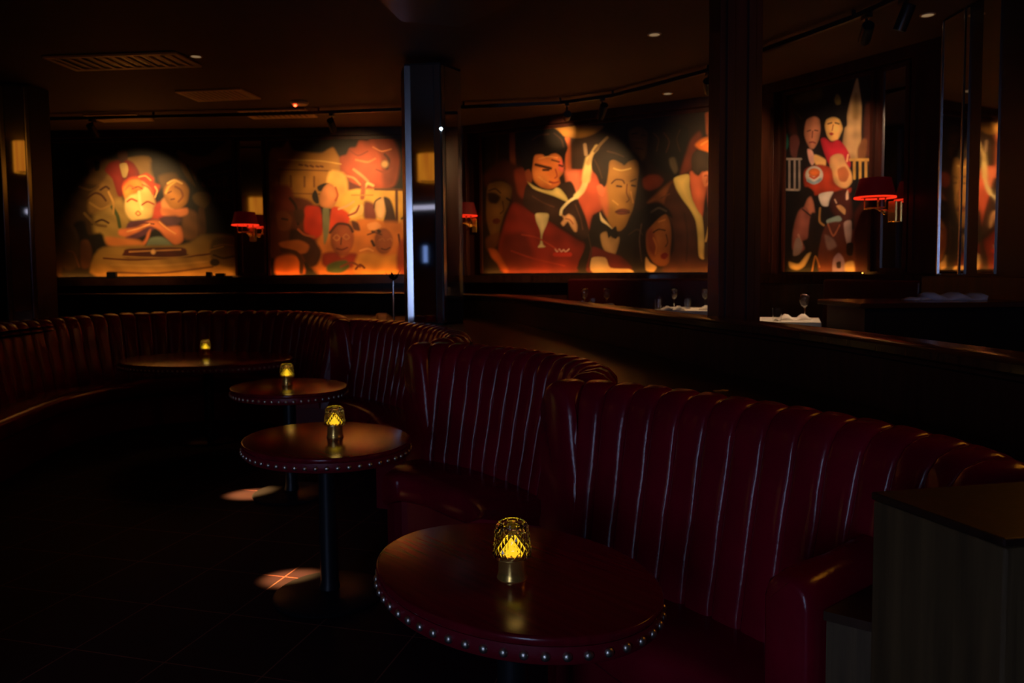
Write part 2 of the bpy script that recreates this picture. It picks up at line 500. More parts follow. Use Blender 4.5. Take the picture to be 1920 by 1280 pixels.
# small gold ring-pull left on the ledge
t = thing('brass_clip', 'tiny brass clip lying on the dark ledge above the nearest booth', 'clip', (0.82, 3.02, 1.06), R(20))
MB().box((-.028, -.006, 0.0), (.006, .006, .006), bev=.002).build('clip_bar', M_BRASS, t)
MB().tube([(.022 + .016 * math.cos(a), .012 * math.sin(a), .003) for a in [k * PI / 8 for k in range(17)]], .0022, 6).build('ring', M_BRASS, t)

# ------------------------------------------------------------------ cocktail tables
TZ = 0.76
def make_table(a, b, label, loc, rz, nn, nail_mesh=None):
    root = thing('cocktail_table', label, 'table', loc, rz)
    m = MB().lathe([(.01, TZ - .022), (a - .006, TZ - .022), (a, TZ - .016), (a, TZ - .005), (a - .004, TZ - .001), (a - .010, TZ), (.01, TZ)], 96, sy=b / a)
    m.build('table_top', M_TOP, root, auto=45)
    ea = a - .004
    m = MB().lathe([(ea - .03, TZ - .064), (ea - .004, TZ - .064), (ea, TZ - .060), (ea + .0015, TZ - .04), (ea, TZ - .0225), (ea - .03, TZ - .0225)], 96, sy=b / a, cap=False)
    m.build('leather_edge_band', M_LEATHER_EDGE, root, auto=45)
    nm = nail_mesh
    # nails spaced evenly by arc length
    pts = []
    K = 2000; acc = [0]
    P = [Vector(((ea + .001) * math.cos(2 * PI * k / K), (ea + .001) * b / a * math.sin(2 * PI * k / K))) for k in range(K + 1)]
    for p, q in zip(P, P[1:]): acc.append(acc[-1] + (q - p).length)
    j = 0
    for k in range(nn):
        s = acc[-1] * k / nn
        while acc[j + 1] < s: j += 1
        p = P[j]; ang = math.atan2(p.y / (b / a) ** 2, p.x)
        if nm is None:
            mb = MB()
            mb.lathe([(.0112, 0), (.0108, .0035), (.0088, .0068), (.0050, .0092), (.0005, .0100)], 14, cap=True)
            bmesh.ops.rotate(mb.bm, verts=mb.bm.verts, cent=(0, 0, 0), matrix=Matrix.Rotation(PI / 2, 3, 'Y'))
            o = mb.build('nailhead', M_NAIL, root, smooth=True); nm = o.data
        else:
            o = link(bpy.data.objects.new('nailhead', nm), root)
        o.location = (p.x, p.y, TZ - .043); o.rotation_euler = (0, 0, ang)
    MB().lathe([(.05, 0.03), (.048, .05), (.042, .07), (.042, TZ - .10), (.055, TZ - .09), (.06, TZ - .068), (.11, TZ - .064), (.11, TZ - .0225)], 32).build('pedestal', M_BLACK, root, auto=40)
    MB().lathe([(.255, 0.0), (.262, .004), (.264, .012), (.250, .020), (.12, .028), (.06, .036), (.03, .04)], 48).build('base_plate', M_BLACK, root, auto=50)
    return root, nm
TAB = [((-.006, 1.985, 0), -47, .428, .318, 50, 'oval oxblood table in front with a row of nailheads round its edge'),
       ((-.885, 3.60, 0), -45, .435, .372, 54, 'oval nailhead-trimmed table, second from the camera, with an orange sheen on its top'),
       ((-1.545, 5.27, 0), -45, .44, .375, 54, 'small nailhead table third in the row, in front of the far wide table'),
       ((-2.80, 7.02, 0), -8, .80, .60, 98, 'widest dark table with fine nailheads, at the back left')]
nm = None
for loc, rz, a, b, nn, lb in TAB:
    r_, nm = make_table(a, b, lb, loc, R(rz), nn, nm)

# ------------------------------------------------------------------ rechargeable glass table lamps
def make_lamp(label, loc):
    root = thing('table_lamp', label, 'lamp', loc, 0.3, 'brass and cut-glass table lamps')
    # brass foot
    MB().lathe([(.0395, 0), (.0405, .003), (.0395, .007), (.0370, .013), (.0362, .020), (.0362, .058), (.0372, .061), (.0372, .064), (.034, .066), (.01, .066)], 48).build('brass_foot', M_BRASS, root, auto=35)
    # diamond-cut glass shade, thick walled
    rows = [(.0485, .058), (.0485, .066), (.0478, .077), (.0468, .088), (.0458, .099), (.0447, .110), (.0436, .121), (.0425, .131), (.0400, .141), (.034, .147)]
    n = 36
    mb = MB(); rings = []
    for i, (r, z) in enumerate(rows):
        ring = []
        for k in range(n):
            d = .0022 if ((k + i) % 2 == 0 and 0 < i < 8) else -.0008 if 0 < i < 8 else 0
            an = 2 * PI * k / n
            ring.append(mb.bm.verts.new(((r + d) * math.cos(an), (r + d) * math.sin(an), z)))
        rings.append(ring)
    inn = [(.030, .1455), (.029, .139), (.034, .134), (.0395, .125), (.0415, .110), (.0440, .085), (.0450, .058)]
    for r, z in inn:
        rings.append([mb.bm.verts.new((r * math.cos(2 * PI * k / n), r * math.sin(2 * PI * k / n), z)) for k in range(n)])
    for i in range(len(rings)):
        a, b = rings[i], rings[(i + 1) % len(rings)]
        for k in range(n):
            q = (a[k], a[(k + 1) % n], b[(k + 1) % n], b[k])
            if 0 < i < 8:
                if (k + i) % 2 == 0:
                    mb.bm.faces.new((q[0], q[1], q[3])); mb.bm.faces.new((q[1], q[2], q[3]))
                else:
                    mb.bm.faces.new((q[0], q[1], q[2])); mb.bm.faces.new((q[0], q[2], q[3]))
            else: mb.bm.faces.new(q)
    mb.build('cut_glass_shade', M_GLASS, root)
    MB().lathe([(.004, .141), (.024, .141), (.028, .137), (.0285, .134), (.004, .134)], 30).build('glass_plug', M_GLASS, root, auto=30)
    MB().lathe([(.030, .0665), (.027, .070), (.018, .086), (.009, .104), (.003, .112)], 24).build('glowing_diffuser', M_GOLDEM, root, smooth=True)
    ld = bpy.data.lights.new('lamp_glow', 'POINT'); ld.energy = 0.05; ld.color = (1, .6, .12); ld.shadow_soft_size = .02
    lo = bpy.data.objects.new('lamp_glow', ld); link(lo, root); lo.location = (0, 0, .175)
    return root
LAMPS = [((-.005, 1.930, TZ), 'brass lamp with glowing cut-glass shade on the nearest oval table'),
         ((-.848, 3.62, TZ), 'brass and cut-glass lamp on the table with the orange sheen'),
         ((-1.575, 5.33, TZ), 'small glowing lamp on the third table from the camera'),
         ((-2.92, 7.28, TZ), 'farthest glowing yellow lamp, on the wide table at the back left')]
L0 = make_lamp(LAMPS[0][1], LAMPS[0][0])
for loc, lb in LAMPS[1:]: dup(L0, loc, random.random(), lb)

# ------------------------------------------------------------------ mirrored columns
def column(name, label, poly, mirror_faces, z0, z1, cat='column', tl=.0078, tr=-.005):
    cx = sum(p[0] for p in poly) / len(poly); cy = sum(p[1] for p in poly) / len(poly)
    root = thing(name, label, cat, (cx, cy, 0))
    lp = [(x - cx, y - cy) for x, y in poly]
    MB().prism(lp, z0, z1).build('column_core', M_BLACK, root)
    n = len(lp)
    for i in mirror_faces:
        a = Vector(lp[i]); b = Vector(lp[(i + 1) % n]); t = (b - a); Lw = t.length; t.normalize()
        nn = Vector((t.y, -t.x))
        if nn.dot((a + b) / 2) < 0: nn = -nn
        def slab(u0, u1, d0, d1, e0=0, e1=0):
            p = [a + t * u0 + nn * (d0 - 0.0), a + t * u1 + nn * d0, a + t * u1 + nn * (d1 + e1), a + t * u0 + nn * (d1 + e0)]
            return [(q.x, q.y) for q in p]
        sw = Lw * 0.17
        MB().prism(slab(sw + .006, Lw - sw - .006, 0.001, .006), z0 + .02, z1 - .02).build('mirror_panel', M_MIRROR, root)
        MB().prism(slab(.004, sw, 0.001, .006, tl, .0), z0 + .02, z1 - .02).build('bevelled_strip', M_CHROME, root)
        MB().prism(slab(Lw - sw, Lw - .004, 0.001, .006, tr, .0), z0 + .02, z1 - .02).build('bevelled_strip', M_CHROME, root)
    return root
column('mirrored_column', 'mirror-clad column with bright blue steel edge strips in the middle of the room',
       [(-.93, 6.87), (-.61, 6.81), (-.45, 7.08), (-.52, 7.35), (-.80, 7.42), (-1.00, 7.15)], (0, 1), 1.061, CEIL - .06)
column('mirrored_column', 'narrow dark mirrored column at the far left reflecting an amber shade',
       [(-5.02, 7.64), (-4.77, 7.725), (-4.72, 7.98), (-4.85, 8.15), (-5.1, 8.12), (-5.22, 7.95)], (0,), 1.061, CEIL - .01, tl=-.006, tr=-.007)
# glowing bead added as a cold glint on the central column edge
t = tag(MB().lathe([(.002, -.012), (.010, -.008), (.013, 0), (.010, .008), (.002, .012)], 16, c=(0, 0, 0)).build('column_glint', M_COOLEM, smooth=True),
        'tiny glowing bead added as a cold white glint high on the edge of the central mirrored column', 'glint')
t.location = (-.605, 6.785, 2.78)

# black soffit that widens towards the camera above the column
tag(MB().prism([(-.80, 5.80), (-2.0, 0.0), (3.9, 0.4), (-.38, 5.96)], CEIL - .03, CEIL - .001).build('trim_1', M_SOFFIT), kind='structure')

# dark wood pillar standing behind the rail
pl = thing('wooden_pillar', 'dark square wooden pillar behind the half wall, between the two right-hand murals', 'pillar', (1.20, 4.165, 0.41))
MB().box((-.11, -.115, 0), (.11, .115, CEIL - .411), bev=.004).build('pillar_shaft', M_MAHOG, pl)
MB().box((-.075, -.128, .7), (-.035, -.1155, CEIL - .45), bev=.004).box((.035, -.128, .7), (.075, -.1155, CEIL - .55), bev=.004).build('front_moulding', M_MAHOG, pl)
MB().box((-.123, -.128, 0), (.123, .128, .12), bev=.004).build('plinth', M_MAHOG, pl)

# ------------------------------------------------------------------ wall shelf, strip lights, panelling
npath = []
WP = [Vector(p) for p in W]
def wall_point(i, s, off):
    a, b = WP[i], WP[i + 1]; t = (b - a).normalized(); n = Vector((t.y, -t.x))   # n into the room
    p = a + t * s + n * off
    return p, t, n
def seg_frame(i):
    a, b = WP[i], WP[i + 1]; t = (b - a).normalized(); n = Vector((t.y, -t.x)); return a, t, n, (b - a).length
def s_on(i, x):
    a, t, n, L = seg_frame(i); return (x - a.x) / t.x
def offset_wall(off):
    out = []
    lines = [seg_frame(i) for i in range(3)]
    out.append(lines[0][0] + lines[0][2] * off)
    for i in range(2):
        a, t, n, L = lines[i]; b, t2, n2, _ = lines[i + 1]
        p = a + n * off; q = b + n2 * off
        den = t.x * t2.y - t.y * t2.x
        s = ((q.x - p.x) * t2.y - (q.y - p.y) * t2.x) / den
        out.append(p + t * s)
    out.append(WP[3] + lines[2][2] * off)
    return out
o0, o1, o2 = offset_wall(.002), offset_wall(.15), offset_wall(.10)
poly = [tuple(p) for p in o0] + [tuple(p) for p in reversed(o1)]
struct(prism_tri(poly, 1.385, 1.478).build('trim_2', M_WOODTOP))
poly = [tuple(p) for p in o0] + [tuple(p) for p in reversed(offset_wall(.09))]
struct(prism_tri(poly, 00.411, 1.38).build('trim_3', M_MAHOG))
# cornice
poly = [tuple(p) for p in o0] + [tuple(p) for p in reversed(offset_wall(.08))]
struct(prism_tri(poly, CEIL - .10, CEIL - .001).build('trim_4', M_MAHOG))

# ------------------------------------------------------------------ painted murals
# Each picture is painted as flat shapes: "P r,g,b soft | x,y x,y ..." closed smooth shape, "L r,g,b width | ..." brush stroke,
# "E r,g,b soft | cx,cy rx,ry angle" oval. The coordinates are sketch units, laid out over the four sketch corners of the panel.
ART1 = """
P 16,9,6 2|100,240 455,240 455,525 100,525
P 60,38,16 9|105,330 165,330 215,350 230,420 240,470 200,525 105,525
P 46,22,16 5|108,330 130,320 150,322 158,345 140,362 118,360
P 92,62,28 4|160,300 185,292 205,298 235,300 240,330 235,350 165,345 168,325
P 22,14,8 2|178,302 188,303 188,318 180,320
P 120,86,38 5|190,345 210,322 222,340 232,380 205,400 170,400 168,370
P 150,118,56 7|200,392 225,372 245,400 240,450 205,455 180,440 178,405
L 60,30,14 3|190,356 200,350 206,354
L 66,34,16 3|165,372 180,362 192,366 200,376
L 60,32,14 3|175,420 192,412 205,418
L 60,70,30 5|212,388 222,405 226,425
P 24,14,9 4|140,420 160,415 168,440 195,440 198,520 120,520 128,470
P 120,88,42 3|235,300 280,293 290,318 293,345 262,345
P 34,26,18 5|284,305 330,295 345,330 352,372 318,350 300,360
P 96,66,28 5|300,330 330,325 340,350 322,372 305,352
P 110,76,30 3|333,283 362,292 388,292 410,276 442,258 442,308 400,310 378,322 372,352 352,335 340,312
L 30,18,10 3|352,310 365,338 372,352
P 26,12,10 3|372,320 400,312 442,303 444,400 380,400 370,360
L 80,44,30 2|377,332 405,325 432,320
L 84,40,36 2|386,340 381,343 381,348 386,349
L 84,40,36 2|395,336 391,342 394,349 400,346 399,338 395,336
L 84,40,36 2|403,336 405,348
L 84,40,36 2|412,334 412,348
L 84,40,36 2|420,348 420,332 426,334 425,339 421,341 428,348
L 84,40,36 2|404,376 405,360 412,378 413,358
L 84,40,36 2|419,357 420,377
L 84,40,36 2|431,360 425,363 425,375 432,374
P 96,70,30 3|362,368 372,360 390,360 398,368 394,382 384,392 376,388 366,380
P 84,50,24 3|374,390 384,392 388,430 384,448 376,448 372,420
P 112,70,34 5|345,395 370,400 372,445 345,445
P 66,34,22 2|222,286 230,281 240,286 240,300 234,306 224,302
P 128,28,20 2.5|198,320 206,306 222,300 230,306 240,300 252,306 262,322 262,334 246,342 236,334 232,366 222,366 212,336
P 170,140,84 1.5|226,308 238,306 242,318 238,332 232,332 228,320
P 210,70,34 3|230,352 234,340 246,332 262,330 276,324 290,334 290,342 302,348 298,360 292,364 292,374 298,392 292,408 280,416 290,398 286,372 262,352 242,368 236,372
P 250,206,120 3|236,372 240,352 252,342 268,340 282,352 291,372 294,392 288,406 276,412 258,416 246,412 236,396
P 240,150,60 3|232,352 244,338 262,336 272,350 258,362 246,366 236,372
L 150,60,26 2|250,354 260,350 268,354
L 255,235,150 4|262,360 264,378 268,392
L 176,70,40 2.6|240,378 248,373 258,377
L 176,70,40 2.6|268,384 278,378 290,383
L 190,120,60 2.2|256,400 260,396 265,401 260,404 256,400
P 200,70,50 4|290,388 304,378 312,400 300,414 288,412
P 240,160,90 3|304,376 314,368 324,374 330,388 320,398 306,394
P 200,130,50 3|308,360 314,346 328,336 346,340 356,356 352,380 338,392 322,390 312,376
L 150,84,40 3|330,350 340,356 344,368 336,378
L 250,190,100 3|316,344 328,338 342,344
L 120,60,30 2|316,362 322,359
L 120,60,30 2|322,374 328,373
L 230,180,80 3|312,362 318,350 330,341
P 226,130,70 3|304,390 330,392 352,390 352,402 330,408 306,404
P 86,50,56 4|300,408 330,404 342,412 330,424 310,422
P 88,46,60 3|240,420 262,412 300,412 290,430 262,446 238,450
P 236,128,70 3|226,430 256,426 280,414 298,412 314,424 340,424 345,450 330,460 312,446 300,432 282,424 262,434 238,444 224,440
P 214,112,60 3|262,462 274,448 278,436 284,430 278,452 268,464
P 190,110,50 4|200,444 230,446 262,450 270,460 240,466 205,460
P 110,120,96 3|276,458 284,446 304,444 318,452 326,466 280,466
P 150,112,50 4|186,468 240,460 345,458 380,440 430,440 444,452 444,520 186,520
P 70,22,14 2|234,472 246,466 342,464 352,476 358,482 240,484
L 190,130,70 2|244,472 288,470 340,468
E 240,180,110 1.5|289,472 5,5 0
L 84,34,16 2.5|196,484 260,487 380,478 420,470
L 90,56,22 3|205,510 300,512 400,500
P 92,68,30 4|400,450 442,448 442,500 398,490
L 90,60,26 3|150,350 170,356 186,350
L 150,110,50 3|170,380 190,392 206,386
L 110,80,36 4|160,400 180,420 200,424
L 170,126,60 3|205,360 214,380 214,400
L 230,120,60 2.5|236,356 244,348 252,352
L 250,170,90 2|262,332 274,330 284,338
L 210,80,40 2|268,346 280,352 288,364
L 250,190,110 2|292,350 296,358 292,370
L 90,40,40 2|252,422 270,418 290,420
L 250,170,100 2|240,434 262,428 282,420
L 240,160,90 2|300,416 314,428 330,438
L 150,110,50 2|200,478 260,482 340,482 420,462
L 170,130,64 3|210,496 300,498 390,490
L 130,92,40 2|402,462 420,458 438,460
L 44,28,14 3|402,478 420,484 440,480
E 26,16,10 2|404,492 9,7 0
P 60,40,20 3|118,430 140,424 150,450 146,500 120,500
L 84,50,26 3|128,470 140,474 150,500
P 80,44,24 3|152,455 166,450 174,470 170,500 154,500
"""
ART2 = """
P 20,12,8 2|500,230 870,230 870,525 500,525
P 168,112,42 3|506,286 530,276 541,264 552,282 600,287 616,280 626,277 634,290 642,304 646,325 654,340 652,378 600,385 506,385
L 110,66,24 2|524,318 600,320 645,322
L 96,52,20 3|562,309 568,310
L 96,52,20 3|573,310 578,312
L 96,52,20 3|583,311 588,313
L 96,52,20 3|594,312 598,313
L 96,52,20 3|602,312 606,313
L 120,74,28 3|524,330 524,350
L 120,74,28 3|546,330 547,350
L 120,74,28 3|572,332 572,350
L 120,74,28 3|590,332 590,350
L 120,74,28 2|520,362 600,364
P 206,86,44 3|638,296 650,290 656,278 668,276 674,264 690,264 700,256 720,258 736,264 742,280 748,300 744,330 738,348 716,354 694,360 668,354 650,345 640,326
P 150,60,30 6|700,258 738,262 750,300 742,345 720,350 716,300
L 90,36,20 4|722,290 730,300 726,316
L 236,150,90 4|664,318 680,330 690,340
L 236,150,90 3|650,330 664,334 676,346
E 250,190,120 3|722,308 7,7 0
L 250,200,120 4|700,348 690,344 684,352
P 96,36,26 2|650,328 656,340 676,350 676,358 652,358
P 240,180,84 4|618,322 650,330 650,385 612,385
P 236,178,76 3|650,358 763,356 870,356 870,415 650,415
L 100,50,24 3|704,355 760,356 870,356
L 90,40,20 4|744,356 745,430
P 176,90,56 2|680,340 686,346 684,372 676,372
P 120,52,40 4|684,378 704,384 706,412 684,412
P 236,180,120 2|704,376 712,371 722,372 724,395 718,410 708,408 703,392
P 64,34,20 2|720,370 732,374 740,396 746,436 728,440 719,420 724,396
L 84,44,24 2|702,390 704,378 714,371
P 90,40,20 4|508,380 560,370 590,385 596,440 580,490 508,480
P 110,40,22 5|512,352 546,350 552,390 520,400
L 50,24,14 4|545,372 556,388 560,420
P 200,112,44 6|604,430 640,415 720,415 870,430 870,515 600,515
P 214,120,46 4|672,412 716,414 720,430 690,440 664,440
P 90,44,24 2|660,414 672,418 676,432 664,430
P 190,44,18 3|572,392 585,386 602,392 604,440 574,446
P 220,66,30 3|624,388 646,394 658,406 650,424 630,430 618,430
P 120,116,84 2|606,392 618,392 618,430 612,454 608,454
P 28,16,12 1.5|586,366 592,356 597,366 599,380 594,382 588,376
P 28,16,12 1.5|596,350 608,344 618,344 610,350 606,358 598,358
P 236,146,84 2|600,372 606,354 616,344 626,348 630,358 634,372 626,388 612,390 602,386
L 200,90,46 3|630,352 634,366 630,376
L 236,176,120 3|636,392 652,386 664,378
P 250,200,110 2|660,392 680,384 680,402 656,408
L 170,76,50 3|654,404 668,398 674,386
P 170,84,44 3|622,438 634,422 652,424 664,440 662,462 650,478 634,478 622,460
L 80,34,18 4|620,436 634,420 654,422 662,434
L 196,116,66 2|626,446 632,440 638,446 632,451 626,446
L 196,116,66 2|644,444 650,439 656,445 650,449 644,444
L 90,40,24 2|641,446 640,458
L 110,40,26 2.5|632,466 642,468 652,464
P 150,44,26 4|606,476 630,472 642,482 656,474 672,478 668,500 610,500
E 160,84,44 3|720,452 17,24 0
L 60,30,18 5|700,434 706,430 712,434
L 60,30,18 4|698,452 702,460
L 180,104,58 2|712,450 718,447 722,452
L 180,104,58 2|727,450 733,447 736,452
L 90,44,26 2|716,466 724,468 732,464
P 210,140,56 5|672,478 700,474 720,480 752,478 752,515 668,515
P 64,30,18 4|548,430 580,440 604,470 596,496 580,500 564,470 545,455
P 176,92,40 3|524,456 560,450 580,460 574,474 545,474
P 214,104,44 4|518,486 536,478 560,482 572,512 520,515
L 70,34,18 6|530,468 556,474 566,490 566,510
P 70,84,44 3|614,498 630,490 650,488 656,500 640,512 616,510
L 100,40,22 3|668,504 676,496 684,502
L 80,36,22 3|748,440 752,470 750,500
P 150,60,34 5|752,450 800,440 870,450 870,515 752,515
L 200,150,70 2|524,300 600,302 640,308
L 190,140,60 2|660,366 700,366
P 120,60,30 3|520,400 536,396 548,408 544,430 524,430
L 60,30,18 3|530,410 540,412
P 70,36,20 3|552,396 566,392 572,404 566,418 554,414
L 170,80,40 3|560,430 572,440 590,444
L 150,60,36 2|656,282 672,292 690,284
L 240,140,80 2|700,276 716,284 734,280
L 236,130,70 3|668,300 690,304 704,298
L 160,66,36 3|706,318 724,324 736,316
P 230,150,84 2|690,420 706,416 716,424 704,432 692,430
L 90,44,24 2|690,440 704,436 716,440
L 230,150,80 3|676,470 690,466 700,470
P 210,130,64 3|754,412 766,404 780,412 782,434 768,444 756,434
P 130,60,34 3|790,420 806,410 822,420 824,446 806,456 792,444
P 224,150,80 3|830,400 846,392 858,404 856,430 840,436
L 80,36,22 3|754,410 766,402 780,408
L 120,60,34 3|640,500 660,492 676,500
"""
